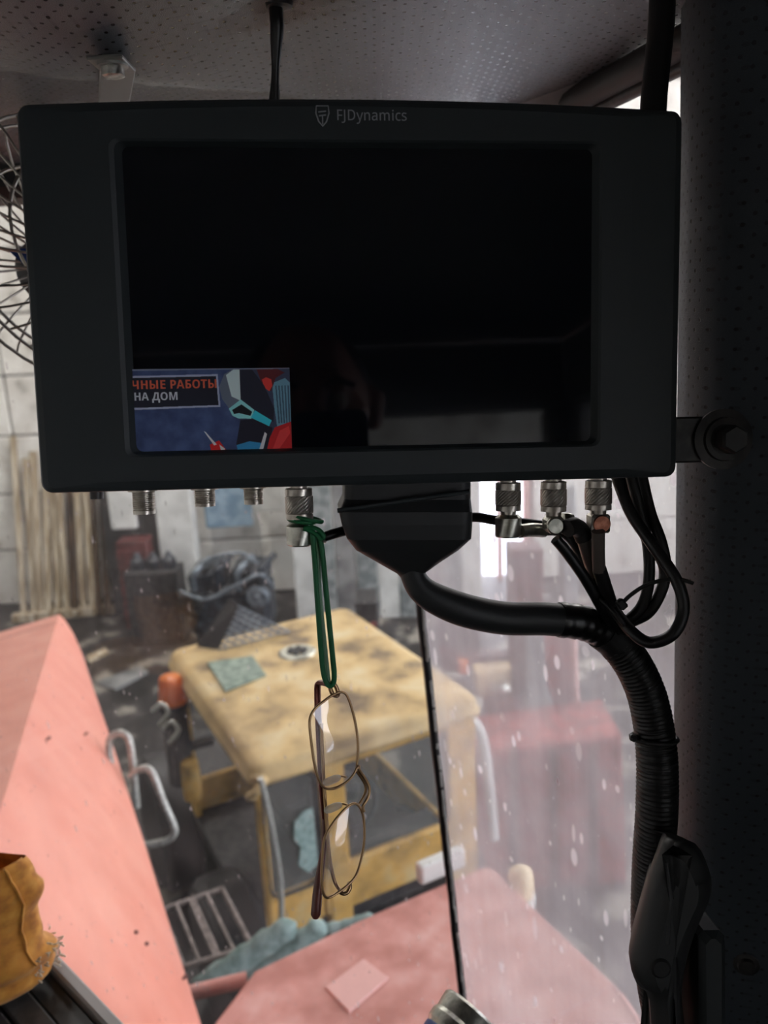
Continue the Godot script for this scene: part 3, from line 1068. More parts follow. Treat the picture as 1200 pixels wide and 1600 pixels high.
# ---------------------------------------------------------------- red machine seen through the corner pane
func red_machine() -> void:
	var D := 5.6
	var t := thing("red_harvester", "dusty red farm machine standing behind the corner pane", "machine", Vector3(1.0, 0, -5.4))
	var to := t.transform.affine_inverse()
	var facing := Transform3D(Basis(), Vector3(0, 0, -5.4))
	var poly_on := func(pts: Array, z: float) -> PackedVector2Array:
		var r := PackedVector2Array()
		for p in pts:
			var w := to * upright(p[0], p[1], z)
			r.append(Vector2(w.x, w.y))
		return r
	var slab := func(called: String, pts: Array, z: float, thick: float, m: Material) -> MeshInstance3D:
		var st := start()
		var zl := (to * Vector3(0, 0, z)).z
		prism(st, Transform3D(Basis(), Vector3(0, 0, zl)), poly_on.call(pts, z), -thick, 0.0, 0.02)
		return put(called, st, m, t)
	slab.call("mast", [[798, 860], [850, 860], [850, 1135], [804, 1135]], -5.4, 0.25, M.maroon)
	var panel: MeshInstance3D = slab.call("cab_panel", [[846, 985], [880, 975], [893, 990], [905, 1130], [850, 1130]], -5.3, 0.3, M.machine_red)
	slab.call("pale_sheet", [[820, 990], [850, 985], [855, 1070], [872, 1122], [822, 1120]], -5.2, 0.05, M.sheet_grey)
	slab.call("panel_edge", [[893, 985], [902, 995], [908, 1130], [899, 1130]], -5.2, 0.05, M.red_patch)
	slab.call("cross_beam", [[828, 1124], [945, 1120], [945, 1140], [830, 1142]], -5.1, 0.2, M.black_steel)
	slab.call("front_bar", [[686, 1018], [800, 1030], [800, 1048], [690, 1052]], -5.5, 0.15, M.maroon)
	slab.call("indicator", [[716, 1034], [732, 1034], [733, 1056], [718, 1056]], -5.3, 0.06, M.orange)
	slab.call("radiator_hood", [[688, 966], [720, 955], [744, 968], [752, 1018], [690, 1020]], -5.6, 0.3, M.black_steel)
	slab.call("lamp_body", [[742, 1050], [800, 1046], [800, 1110], [770, 1112], [744, 1082]], -5.35, 0.2, M.cream)
	var st := start()
	lathe(st, Transform3D(Basis(Vector3.RIGHT, PI / 2), to * upright(783, 1082, -5.3)), [[0.08, -0.04], [0.085, 0.03], [0.05, 0.045], [0.0, 0.05]], 20)
	put("headlamp", st, M.zinc, t)
	slab.call("track_guard", [[764, 1110], [800, 1096], [850, 1130], [868, 1168], [860, 1200], [770, 1200]], -5.15, 0.4, M.maroon)
	slab.call("body_panel", [[688, 1190], [860, 1165], [972, 1150], [985, 1560], [690, 1560]], -4.6, 0.5, M.machine_red)
	for k in 4:
		var x := 740.0 + k * 62.0
		slab.call("rib", [[x, 1172], [x + 9, 1172], [x + 12, 1560], [x, 1560]], -4.56, 0.06, M.maroon)
	st = start()
	var arch := []
	for p in [[690, 1300], [690, 1200], [696, 1150], [712, 1125], [735, 1125], [752, 1150], [762, 1210], [772, 1310]]:
		arch.append(to * upright(p[0], p[1], -4.45))
	tube(st, smooth_path(arch, 4), 0.035, 8)
	put("guard_arch", st, M.sheet_pale, t)
	slab.call("far_post", [[872, 760], [900, 760], [905, 990], [880, 990]], -5.8, 0.1, M.sheet_grey)

# ---------------------------------------------------------------- far workshop things
func background_things() -> void:
	var rng := RandomNumberGenerator.new()
	rng.seed = 4
	# planks leaning on the far wall
	for k in 11:
		var px := 22.0 + k * 13.0
		var b := upright(px + 22.0, 945, -10.35)
		b.y = 0.0
		b.z = -10.2
		var top := upright(px, 745, -10.72)
		top.y = rng.randf_range(1.75, 2.5)
		top.x = b.x + rng.randf_range(-0.01, 0.01)
		var st := start()
		var bb := b + Vector3(0, 0.02, rng.randf_range(-0.06, 0.06))
		bar(st, bb, Vector3(top.x, top.y, -10.72), rng.randf_range(0.075, 0.1), 0.03, 0.004)
		var dark: bool = k in [6, 9, 10]
		var o := put("plank", st, M.wood_dark if dark else M.wood)
		tag(o, "dark weathered plank leaning among pale planks on the far wall" if dark else "pale rough plank leaning on the far whitewashed wall", "plank", "dark planks on the far wall" if dark else "pale planks on the far wall")
	# timber beam on the floor before the planks
	var st := start()
	var b0 := level(20, 966, 0.06)
	var b1 := level(205, 948, 0.06)
	bar(st, b0, b1, 0.12, 0.12, 0.01)
	tag(put("timber_beam", st, M.wood), "pale timber beam lying on the floor before the leaning planks", "beam")
	# pallet boards, pale scraps on the dark floor
	var i := 0
	for q in [[[135, 1026], [165, 1012], [170, 1019], [140, 1034]], [[150, 1068], [218, 1040], [232, 1050], [180, 1078]]]:
		var poly := PackedVector2Array()
		for p in q:
			var w := level(p[0], p[1], 0.02)
			poly.append(Vector2(w.x, -w.z))
		st = start()
		prism(st, Transform3D(Basis(Vector3.RIGHT, Vector3(0, 0, -1), Vector3.UP), Vector3.ZERO), poly, 0.0, 0.03, 0.005)
		tag(put("floor_board", st, M.wood if i == 0 else M.concrete), ["small pale board lying on the oily floor beside the hood tip", "large grey board lying on the oily floor beside the hood"][i], "board")
		i += 1
	# dark cabinets, boards and posts behind the jacks
	for q in [["steel_cabinet", [172, 740, 252, 905], -10.2, 0.45, M.black_steel, "tall black steel cabinet beside the leaning planks", "cabinet"],
			["red_crate", [186, 845, 228, 893], -9.66, 0.3, M.maroon, "dark maroon crate standing before the black cabinet", "crate"],
			["wall_board", [174, 730, 203, 828], -9.9, 0.04, M.sheet_pale, "white board hanging before the black cabinet", "board"],
			["wall_board", [402, 730, 440, 800], -10.4, 0.04, M.sheet_pale, "white board on the wall above the engine block", "board"],
			["wall_board", [322, 735, 388, 826], -10.5, 0.04, M.sheet_blue, "light blue sheet on the wall above the engine block", "board"],
			["steel_column", [252, 700, 288, 880], -9.9, 0.25, M.sheet_pale, "pale square column between the cabinet and the engine block", "column"],
			["tool_box", [556, 940, 590, 972], -7.4, 0.4, M.black_steel, "black tool box behind the yellow cab roof", "box"],
			["low_bench", [196, 893, 275, 925], -9.1, 0.4, M.black_steel, "low dark bench with parts before the dark cabinet", "bench"]]:
		var r: Array = q[1]
		var lo := upright(r[0], r[3], q[2])
		var hi := upright(r[2], r[1], q[2])
		var t := thing(q[0], q[5], q[6], Vector3((lo.x + hi.x) / 2, 0, q[2]))
		var w := hi.x - lo.x
		var y0: float = maxf(lo.y, 0.0)
		if q[0] in ["steel_cabinet", "red_crate", "steel_column", "tool_box", "low_bench"]:
			y0 = 0.0
		var hgt := hi.y - y0
		st = start()
		box_at(st, Vector3(-w / 2, y0, -q[3]), Vector3(w / 2, y0 + hgt, 0), 0.015)
		put("body", st, q[4], t)
		if q[0] == "steel_cabinet":
			for s in [-1, 1]:
				st = start()
				box_at(st, Vector3(s * w / 4 - w / 4 + 0.01, 0.08, 0.0), Vector3(s * w / 4 + w / 4 - 0.01, hgt - 0.03, 0.02), 0.006)
				var dr := put("door", st, q[4], t)
				st = start()
				box_at(st, Vector3(-s * 0.0 + s * 0.04 - 0.01, hgt * 0.5, 0.02), Vector3(s * 0.04 + 0.01, hgt * 0.5 + 0.12, 0.04), 0.004)
				put("handle", st, M.steel, dr)
		elif q[0] == "tool_box":
			st = start()
			box_at(st, Vector3(w * 0.12, y0 + hgt * 0.3, 0), Vector3(w * 0.4, y0 + hgt * 0.8, 0.02), 0.004)
			put("red_tag", st, M.machine_red, t)
		elif q[0] == "red_crate":
			for s in 3:
				st = start()
				box_at(st, Vector3(-w / 2, hgt * (0.1 + 0.3 * s), 0), Vector3(w / 2, hgt * (0.3 + 0.3 * s), 0.02), 0.004)
				put("slat", st, q[4], t)
		elif q[0] == "low_bench":
			for s in [-0.3, 0.0, 0.3]:
				st = start()
				lathe(st, Transform3D(Basis(), Vector3(w * s, hgt, -0.2)), [[0.09, 0.0], [0.09, 0.1], [0.05, 0.14], [0.02, 0.2]], 12)
				put("machine_part", st, M.engine, t)
		elif q[0] in ["wall_board"]:
			st = start()
			box_at(st, Vector3(-w / 2, y0 + hgt - 0.05, 0), Vector3(w / 2, y0 + hgt, 0.015), 0.004)
			put("top_rail", st, M.steel, t)
		elif q[0] == "steel_column":
			st = start()
			box_at(st, Vector3(-w / 2 - 0.05, 0, -q[3] - 0.05), Vector3(w / 2 + 0.05, 0.1, 0.05), 0.01)
			put("foot_plate", st, M.steel, t)
	# engine block on a stand
	var ec := upright(362, 965, -8.5)
	var t := thing("engine_block", "dark blue engine block with hoses on the workshop floor", "engine", Vector3(ec.x, 0, -8.5))
	st = start()
	rbox(st, Transform3D(Basis(), Vector3(0, 0.62, -0.2)), Vector3(0.9, 0.62, 0.6), 0.08)
	put("block", st, M.engine, t)
	for s in 2:
		st = start()
		rbox(st, Transform3D(Basis(Vector3.BACK, 0.12 - 0.24 * s), Vector3(-0.24 + 0.48 * s, 1.0, -0.2)), Vector3(0.4, 0.26, 0.55), 0.06)
		put("cylinder_head", st, M.engine, t)
	for s in 4:
		st = start()
		var x := -0.36 + s * 0.24
		tube(st, smooth_path([Vector3(x, 0.9, 0.1), Vector3(x + 0.03, 1.12, 0.2), Vector3(x + 0.1, 1.2, 0.12), Vector3(x + 0.16, 1.22, -0.1)], 5), 0.035, 8)
		put("intake_pipe", st, M.engine_light if s % 2 == 0 else M.engine, t)
	for q in [[-0.4, 0.78, 0.14, M.black_steel], [0.34, 0.82, 0.13, M.engine_light], [0.05, 0.5, 0.17, M.engine]]:
		st = start()
		lathe(st, Transform3D(Basis(Vector3.RIGHT, PI / 2), Vector3(q[0], q[1], 0.1)), [[q[2] * 0.5, 0.0], [q[2], 0.0], [q[2], 0.07], [q[2] * 0.8, 0.09], [q[2] * 0.3, 0.09], [q[2] * 0.25, 0.12], [0.0, 0.12]], 20)
		put("pulley", st, q[3], t)
	st = start()
	tube(st, smooth_path([Vector3(-0.5, 0.95, 0.2), Vector3(-0.2, 0.88, 0.3), Vector3(0.12, 1.0, 0.28), Vector3(0.4, 1.1, 0.22), Vector3(0.52, 0.9, 0.1)], 6), 0.022, 8)
	put("pale_hose", st, M.engine_light, t)
	st = start()
	tube(st, smooth_path([Vector3(-0.3, 1.15, 0.1), Vector3(-0.1, 1.3, 0.15), Vector3(0.2, 1.32, 0.1), Vector3(0.35, 1.18, 0.1)], 6), 0.018, 8)
	put("pale_hose", st, M.engine_light, t)
	for sx in [-0.35, 0.35]:
		for sz in [-0.45, 0.05]:
			st = start()
			bar(st, Vector3(sx, 0, sz), Vector3(sx, 0.4, sz), 0.09, 0.09)
			put("stand_leg", st, M.black_steel, t)
	# sheet metal sliding door left of the gate
	t = thing("sliding_door", "grey sheet metal sliding door left of the bright open gate", "door", Vector3(-0.05, 0, -9.6))
	st = start()
	box_at(st, Vector3(-1.2, 3.6, -0.12), Vector3(1.35, 3.75, 0.1), 0.01)
	put("rail", st, M.steel, t)
	for k in 9:
		st = start()
		var x := -1.12 + k * 0.265
		box_at(st, Vector3(x, 0.0, -0.05 + 0.015 * (k % 2)), Vector3(x + 0.255, 3.6, 0.015 * (k % 2)), 0.012)
		put("panel", st, [M.sheet_grey, M.sheet_pale, M.sheet_grey, M.concrete][(k * 3 + 1) % 4], t)
	# gate frame and posts in the bright opening
	for q in [[1.18, 0.1], [1.62, 0.07], [2.0, 0.1]]:
		st = start()
		box_at(st, Vector3(q[0] - q[1] / 2, 0, -10.98), Vector3(q[0] + q[1] / 2, 4.6, -10.86), 0.01)
		var o := put("trim", st, M.red_patch)
		o.name = numbered("trim_5")
		o.set_meta("kind", "structure")
		o.set_meta("label", "faded pink steel post in the open gate")
		o.set_meta("category", "gate post")
		o.set_meta("group", "gate posts")

# ---------------------------------------------------------------- the display
func rloop(x0: float, x1: float, y0: float, y1: float, r: float, z: float, bulge := 0.0) -> PackedVector3Array:
	var ring := PackedVector3Array()
	var cs := [[x1, y0, -90.0], [x1, y1, 0.0], [x0, y1, 90.0], [x0, y0, 180.0]]
	for c in 4:
		var cx: float = cs[c][0] - r if cs[c][0] == x1 else cs[c][0] + r
		var cy: float = cs[c][1] - r if cs[c][1] == y1 else cs[c][1] + r
		for k in 6:
			var w := deg_to_rad(cs[c][2] + k * 18.0)
			ring.append(Vector3(cx + cos(w) * r, cy + sin(w) * r, z))
		if c == 1:
			for k in range(1, 10):
				var f := k / 10.0
				ring.append(Vector3(lerpf(x1 - r, x0 + r, f), y1 + bulge * (1.0 - pow(2.0 * f - 1.0, 2.0)), z))
		elif c == 3:
			for k in range(1, 10):
				ring.append(Vector3(lerpf(x0 + r, x1 - r, k / 10.0), y0, z))
	return ring
func display() -> void:
	var t := thing("guidance_display", "black guidance display with a dark glossy screen hanging before the windshield", "display", screen_t.origin)
	t.transform = screen_t
	var st := start()
	var bu := 0.0036
	var rings := [
		rloop(-0.138, 0.138, -0.078, 0.078, 0.006, -0.042, bu), rloop(-0.147, 0.147, -0.0835, 0.082, 0.006, -0.034, bu), rloop(-0.1487, 0.1487, -0.0845, 0.0838, 0.005, -0.010, bu),
		rloop(-0.149, 0.149, -0.0846, 0.0841, 0.005, -0.0048, bu), rloop(-0.1478, 0.1478, -0.0842, 0.0836, 0.0046, -0.0028, bu), rloop(-0.145, 0.145, -0.0826, 0.0822, 0.004, -0.0016, bu),
		rloop(-0.124, 0.124, -0.0800, 0.0800, 0.004, 0.0, bu * 0.9), rloop(-0.1098, 0.1100, -0.0690, 0.0692, 0.004, 0.0, 0.0),
		rloop(-0.1078, 0.1088, -0.0680, 0.0684, 0.004, -0.0009, 0.0), rloop(-0.1048, 0.1062, -0.0662, 0.0668, 0.003, -0.0052, 0.0)]
	loft(st, rings, true, true, false)
	put("housing", st, M.case, t)
	st = start()
	loft(st, [rloop(-0.1068, 0.1082, -0.0682, 0.0688, 0.003, -0.008), rloop(-0.1068, 0.1082, -0.0682, 0.0688, 0.003, -0.0046)], true)
	put("screen", st, M.screen, t)
	# logo: a shield and the maker's name
	fitted_text("FJDynamics", 400, 0.0308, Vector3(0.0051, 0.0788, 0.0003), M.print, t)
	st = start()
	var shield := [Vector2(-0.0026, 0.0042), Vector2(0.0026, 0.0042), Vector2(0.0029, 0.0012), Vector2(0.0017, -0.0024), Vector2(0.0, -0.0043), Vector2(-0.0017, -0.0024), Vector2(-0.0029, 0.0012)]
	var loop := []
	for q in shield:
		loop.append(Vector3(q.x - 0.0168, q.y + 0.0790, 0.0003))
	tube(st, loop, 0.00032, 6, true)
	tube(st, [Vector3(-0.0186, 0.0806, 0.0003), Vector3(-0.0152, 0.0810, 0.0003)], 0.0003, 6)
	tube(st, [Vector3(-0.0184, 0.0790, 0.0003), Vector3(-0.0152, 0.0794, 0.0003)], 0.0003, 6)
	tube(st, [Vector3(-0.0168, 0.0790, 0.0003), Vector3(-0.0168, 0.0755, 0.0003)], 0.00028, 6)
	put("shield_logo", st, M.print, t)
	# threaded jacks along the bottom edge
	for q in [[151, 0.0031, 0.0050, false], [224, 0.0053, 0.0128, true], [320, 0.0049, 0.0100, true], [396, 0.0047, 0.0096, true]]:
		var p := on_screen(q[0], 770, -0.018)
		p.y = -0.0838
		st = start()
		var flip := Transform3D(Basis(Vector3.RIGHT, PI), p)
		if q[3]:
			var pf := [[q[1] * 1.34, 0.0], [q[1] * 1.34, 0.002], [q[1] * 1.05, 0.0022]]
			var y := 0.0026
			while y < q[2] - 0.002:
				pf.append([q[1] * 0.92, y])
				pf.append([q[1], y + 0.00035])
				pf.append([q[1], y + 0.0006])
				y += 0.0009
			pf.append([q[1] * 0.98, q[2] - 0.0014])
			pf.append([q[1] * 0.98, q[2]])
			pf.append([q[1] * 0.7, q[2]])
			pf.append([q[1] * 0.66, q[2] - 0.004])
			lathe(st, flip, pf, 24)
		else:
			lathe(st, flip, [[q[1], 0.0], [q[1], q[2]], [q[1] * 0.6, q[2]]], 16)
		put("antenna_jack", st, M.nickel if q[3] else M.darksteel, t)
	# cable boot under the display
	st = start()
	var rg := []
	for q in [[537, 733, 752, -0.050, -0.008], [537, 733, 778, -0.050, -0.008], [529, 733, 796, -0.052, -0.004], [533, 733, 815, -0.052, -0.004], [541, 732, 838, -0.050, -0.005], [556, 714, 858, -0.047, -0.009], [590, 688, 880, -0.044, -0.015], [622, 666, 900, -0.041, -0.020], [636, 660, 915, -0.040, -0.022]]:
		var a := on_screen(q[0], q[2], -0.018)
		var b := on_screen(q[1], q[2], -0.018)
		var ring := rloop(a.x, b.x, q[3], q[4], minf(0.006, (b.x - a.x) * 0.4), 0.0)
		for k in ring.size():
			var s: Vector3 = ring[k]
			ring[k] = Vector3(s.x, lerpf(a.y, b.y, (s.x - a.x) / (b.x - a.x)), s.y)
		rg.append(ring)
	loft(st, rg, true)
	put("cable_boot", st, M.boot, t)
	st = start()
	var l0 := on_screen(527, 798, -0.002)
	var l1 := on_screen(733, 768, -0.002)
	tube(st, [l0, l1], 0.0011, 6)
	put("boot_seam", st, M.case, t)
	# side bracket and its flange bolt on the pillar
	st = start()
	var c := on_screen(1125, 686, -0.055)
	box_at(st, Vector3(0.135, c.y - 0.0125, -0.058), Vector3(c.x + 0.004, c.y + 0.0125, -0.053), 0.001)
	put("side_bracket", st, M.darksteel, t)
	var bt := Transform3D(Basis(Vector3.RIGHT, PI / 2), c + Vector3(0, 0, 0.002))
	st = start()
	lathe(st, bt, [[0.0165, 0.0], [0.0165, 0.0022], [0.012, 0.003], [0.0115, 0.005], [0.009, 0.0055]], 28)
	var washer := put("washer", st, M.darksteel, t)
	st = start()
	lathe(st, bt, [[0.0078, 0.005], [0.0078, 0.014], [0.0066, 0.0155], [0.0, 0.0158]], 6)
	put("bolt_head", st, M.darksteel, washer)
	# business card tucked into the lower corner of the screen
	var card := thing("business_card", "dark welding service card with a masked welder tucked into the screen corner", "card", screen_t.origin)
	card.transform = screen_t
	var cx0 := -0.1062
	var cx1 := -0.0351
	var cy0 := -0.0676
	var cy1 := -0.0295
	st = start()
	flat_quad(st, Vector3(cx0, cy0, -0.0040), Vector3(cx0, cy1, -0.0040), Vector3(cx1, cy1 - 0.0004, -0.0040), Vector3(cx1, cy0, -0.0040))
	var pm := plain(Color.WHITE, 0.45)
	pm.albedo_texture = card_picture()
	put("printed_face", st, pm, card)
	st = start()
	box_at(st, Vector3(cx0, cy0, -0.0044), Vector3(cx1, cy1 - 0.0004, -0.00405), 0.00005)
	put("card_stock", st, M.print, card)
	fitted_text("ЧНЫЕ РАБОТЫ", 700, 0.0378, Vector3(-0.0872, -0.0365, -0.0039), plain(Color(0.95, 0.44, 0.32), 0.5), card)
	fitted_text("НА ДОМ", 700, 0.0192, Vector3(-0.0957, -0.0423, -0.0039), plain(Color(0.92, 0.94, 0.96), 0.5), card)
func fitted_text(words: String, weight: int, width: float, where: Vector3, m: Material, parent: Node3D) -> void:
	var f := SystemFont.new()
	f.font_names = PackedStringArray(["Droid Sans"])
	f.font_weight = weight
	var tm := TextMesh.new()
	tm.text = words
	tm.font = f
	tm.font_size = 64
	tm.pixel_size = 0.01
	tm.depth = 0.02
	var box := tm.get_aabb()
	var k := width / box.size.x
	var c := box.get_center()
	put_mesh("lettering", tm, m, parent, Transform3D(Basis().scaled(Vector3(k, k, k * 0.6)), where - Vector3(c.x, c.y, 0) * k))

func poly_fill(im: Image, pts: Array, c: Color) -> void:
	var poly := PackedVector2Array()
	var lo := Vector2(1e9, 1e9)
	var hi := Vector2(-1e9, -1e9)
	for p in pts:   # given in the picture's own 660 x 330 grid
		var q := Vector2(p[0] * 512.0 / 660.0, p[1] * 274.0 / 330.0)
		poly.append(q)
		lo = lo.min(q)
		hi = hi.max(q)
	for y in range(maxi(0, int(lo.y)), mini(274, int(hi.y) + 1)):
		for x in range(maxi(0, int(lo.x)), mini(512, int(hi.x) + 1)):
			if Geometry2D.is_point_in_polygon(Vector2(x + 0.5, y + 0.5), poly):
				im.set_pixel(x, y, c)
func card_picture() -> ImageTexture:
	var im := Image.create(512, 274, false, Image.FORMAT_RGB8)
	var n := FastNoiseLite.new()
	n.seed = 3
	n.frequency = 0.012
	for y in 274:
		for x in 512:
			var k := n.get_noise_2d(x, y) * 0.5 + 0.5
			im.set_pixel(x, y, Color(0.15, 0.19, 0.30).lerp(Color(0.27, 0.33, 0.47), k))
	poly_fill(im, [[0, 26], [358, 22], [364, 150], [0, 158]], Color(0.55, 0.58, 0.64))
	poly_fill(im, [[0, 34], [350, 30], [356, 143], [0, 150]], Color(0.09, 0.1, 0.15))
	# masked welder
	poly_fill(im, [[430, 0], [660, 0], [660, 330], [500, 330], [440, 200]], Color(0.2, 0.23, 0.3))
	poly_fill(im, [[585, 60], [640, 40], [662, 60], [662, 240], [600, 235], [590, 150]], Color(0.36, 0.5, 0.56))
	for k in 5:
		poly_fill(im, [[598 + k * 13, 70], [603 + k * 13, 70], [612 + k * 11, 220], [606 + k * 11, 220]], Color(0.2, 0.28, 0.34))
	poly_fill(im, [[520, 0], [600, 0], [640, 18], [600, 40], [580, 92], [545, 70]], Color(0.3, 0.1, 0.12))
	poly_fill(im, [[542, 45], [560, 36], [582, 44], [586, 70], [572, 92], [552, 78]], Color(0.8, 0.22, 0.2))
	poly_fill(im, [[362, 70], [385, 22], [425, 2], [450, 0], [450, 128], [400, 158], [372, 120]], Color(0.34, 0.37, 0.42))
	poly_fill(im, [[392, 26], [425, 4], [450, 0], [450, 128], [412, 110]], Color(0.66, 0.72, 0.77))
	poly_fill(im, [[450, 0], [498, 0], [552, 70], [590, 160], [585, 215], [505, 165], [450, 125]], Color(0.11, 0.12, 0.17))
	poly_fill(im, [[398, 158], [450, 122], [506, 165], [492, 200], [436, 198], [412, 186]], Color(0.5, 0.78, 0.86))
	poly_fill(im, [[412, 164], [452, 142], [496, 172], [488, 188], [440, 176], [420, 180]], Color(0.05, 0.07, 0.1))
	poly_fill(im, [[490, 196], [508, 166], [578, 208], [566, 232], [534, 216]], Color(0.2, 0.66, 0.86))
	poly_fill(im, [[445, 205], [500, 202], [580, 238], [560, 330], [440, 330], [424, 300]], Color(0.1, 0.1, 0.15))
	poly_fill(im, [[425, 304], [480, 290], [545, 300], [535, 330], [430, 330]], Color(0.18, 0.46, 0.6))
	poly_fill(im, [[590, 236], [660, 214], [660, 330], [552, 330], [566, 278]], Color(0.62, 0.12, 0.14))
	poly_fill(im, [[610, 250], [650, 232], [655, 260], [600, 330], [575, 330]], Color(0.78, 0.22, 0.22))
	poly_fill(im, [[546, 254], [556, 262], [536, 328], [520, 324]], Color(0.85, 0.87, 0.88))
	poly_fill(im, [[312, 300], [352, 284], [386, 330], [318, 330]], Color(0.68, 0.13, 0.14))
	poly_fill(im, [[288, 244], [298, 250], [342, 300], [330, 304]], Color(0.8, 0.84, 0.88))
	poly_fill(im, [[352, 300], [376, 318], [370, 330], [358, 326]], Color(0.85, 0.85, 0.86))
	poly_fill(im, [[0, 0], [660, 0], [660, 4], [0, 6]], Color(0.42, 0.45, 0.52))
	im.adjust_bcs(1.4, 1.0, 1.05)
	return ImageTexture.create_from_image(im)

# ---------------------------------------------------------------- plugs, antenna cables, conduit
func plug_parts(t: Node3D, p: Vector3, r: float, len_: float) -> void:   # p in world: top centre; hangs along the display's own down
	var b := screen_t.basis
	var tf := Transform3D(Basis(b.x, -b.y, -b.z), p)
	var st := start()
	lathe(st, tf, [[r * 0.6, -0.003], [r * 0.62, 0.001]], 20)
	put("neck", st, M.nickel, t)
	st = start()
	lathe(st, tf, [[r * 0.8, 0.0], [r * 0.97, 0.0004], [r * 0.97, 0.0036], [r * 0.9, 0.0040]], 28)
	put("collar", st, M.nickel, t)
	st = start()
	# knurled nut: rows of small pyramids
	var rows := 9
	var rings := []
	for j in rows * 2 + 1:
		var y := lerpf(0.004, len_ - 0.003, j / float(rows * 2))
		var ring := PackedVector3Array()
		for k in 44:
			var w := TAU * (k + 0.5 * (j % 2)) / 44.0
			var rr := r * (1.0 if (k + j / 2) % 2 == 0 else 0.965)
			ring.append(tf * Vector3(sin(w) * rr, y, cos(w) * rr))
		rings.append(ring)
	for j in rings.size() - 1:
		flat_loft(st, rings[j], rings[j + 1])
	cap(st, rings[0], true)
	cap(st, rings[-1], false)
	put("knurled_nut", st, M.nickel, t)
	st = start()
	lathe(st, tf, [[r * 0.9, len_ - 0.003], [r * 0.97, len_ - 0.0026], [r * 0.97, len_], [r * 0.6, len_ + 0.0002], [r * 0.58, len_ + 0.003]], 28)
	put("lower_ring", st, M.nickel, t)
func cable_run(pts: Array, r: float, sides := 10) -> SurfaceTool:
	var w := []
	for p in pts:
		w.append(at(p[0], p[1], p[2]))
	var st := start()
	tube(st, smooth_path(w, 7), r, sides)
	return st
func cables() -> void:
	var dn := -screen_t.basis.y
	var st: SurfaceTool
	# plug of the left cable
	var spots := [[467, 771, 0.0068, 0.0150], [794, 760, 0.0064, 0.0140], [865, 758, 0.0065, 0.0150], [935, 755, 0.0067, 0.0148]]
	var labels := ["black antenna cable whose plug carries the green elastic band", "antenna cable with a hexagonal plug nearest the cable boot", "antenna cable with a round ended silver elbow plug", "antenna cable with a copper coloured elbow plug and sleeved ends"]
	for i in 4:
		var q: Array = spots[i]
		var lp := on_screen(q[0], q[1], -0.018)
		lp.y = -0.0862
		var p := screen_t * lp
		var t := thing("antenna_cable", labels[i], "cable", Vector3.ZERO, "antenna cables under the display")
		plug_parts(t, p, q[2], q[3])
		var bx := screen_t.basis
		var e: Vector3 = p + dn * (q[3] + 0.002)
		st = start()
		if i == 0 or i == 1:
			lathe(st, Transform3D(Basis(bx.x, -bx.y, -bx.z) * Basis(Vector3.UP, PI / 6), e), [[0.0050, 0.0], [0.0067, 0.0016], [0.0067, 0.0105], [0.006, 0.0112]], 6)
			put("elbow_body", st, M.zinc, t)
		elif i == 2:
			rbox(st, Transform3D(bx, e + dn * 0.0045), Vector3(0.0092, 0.0085, 0.012), 0.002)
			lathe(st, Transform3D(bx * Basis(Vector3.RIGHT, PI / 2), e + dn * 0.0046 + bx.z * 0.005 - bx.x * 0.001), [[0.0043, 0.0], [0.0043, 0.002], [0.0036, 0.0026]], 24)
			put("elbow_body", st, M.zinc, t)
			st = start()
			lathe(st, Transform3D(bx * Basis(Vector3.BACK, -PI / 2 - 0.15), e + dn * 0.0045 + bx.x * 0.0048 - bx.z * 0.002), [[0.0058, 0.0], [0.0062, 0.001], [0.0062, 0.004], [0.0054, 0.005]], 6)
			put("clamp_nut", st, M.zinc, t)
		else:
			rbox(st, Transform3D(bx, e + dn * 0.0048), Vector3(0.0094, 0.0094, 0.010), 0.001)
			put("elbow_body", st, M.nickel, t)
			st = start()
			lathe(st, Transform3D(bx * Basis(Vector3.RIGHT, PI / 2), e + dn * 0.0048 + bx.z * 0.0048), [[0.0044, 0.0], [0.0044, 0.0008], [0.004, 0.0012]], 24)
			put("end_cap", st, M.copper, t)
		if i == 0:
			put("ferrule", cable_run([[486, 846, 0.392], [498, 842, 0.392], [506, 838, 0.392]], 0.0034), M.zinc, t)
			put("lead", cable_run([[500, 841, 0.392], [525, 833, 0.394], [560, 825, 0.405], [640, 812, 0.43], [735, 808, 0.43], [775, 813, 0.425], [840, 820, 0.425], [895, 832, 0.42], [925, 880, 0.42], [950, 945, 0.425], [965, 985, 0.43]], 0.0026), M.cable, t)
		elif i == 1:
			put("ferrule", cable_run([[812, 830, 0.40], [830, 828, 0.405], [850, 829, 0.41]], 0.0036), M.zinc, t)
			put("lead", cable_run([[846, 829, 0.41], [880, 832, 0.415], [905, 860, 0.415], [930, 915, 0.42], [958, 975, 0.43]], 0.0028), M.cable, t)
		elif i == 2:
			put("black_sleeve", cable_run([[886, 826, 0.392], [896, 822, 0.395], [906, 828, 0.40], [913, 842, 0.402]], 0.0045), M.rubber, t)
			put("clear_sleeve", cable_run([[911, 838, 0.402], [920, 868, 0.406], [930, 898, 0.41]], 0.0037), M.sleeve, t)
			put("lead", cable_run([[929, 896, 0.41], [942, 935, 0.415], [958, 980, 0.425]], 0.0028), M.cable, t)
			put("second_lead", cable_run([[868, 842, 0.398], [885, 862, 0.40], [915, 905, 0.405], [945, 958, 0.415], [960, 985, 0.42]], 0.0029), M.cable, t)
		else:
			put("clear_sleeve", cable_run([[935, 830, 0.393], [935, 865, 0.398], [936, 892, 0.402]], 0.0033), M.sleeve, t)
			put("lead", cable_run([[936, 888, 0.402], [948, 925, 0.408], [960, 962, 0.415], [966, 985, 0.42]], 0.0036), M.cable, t)
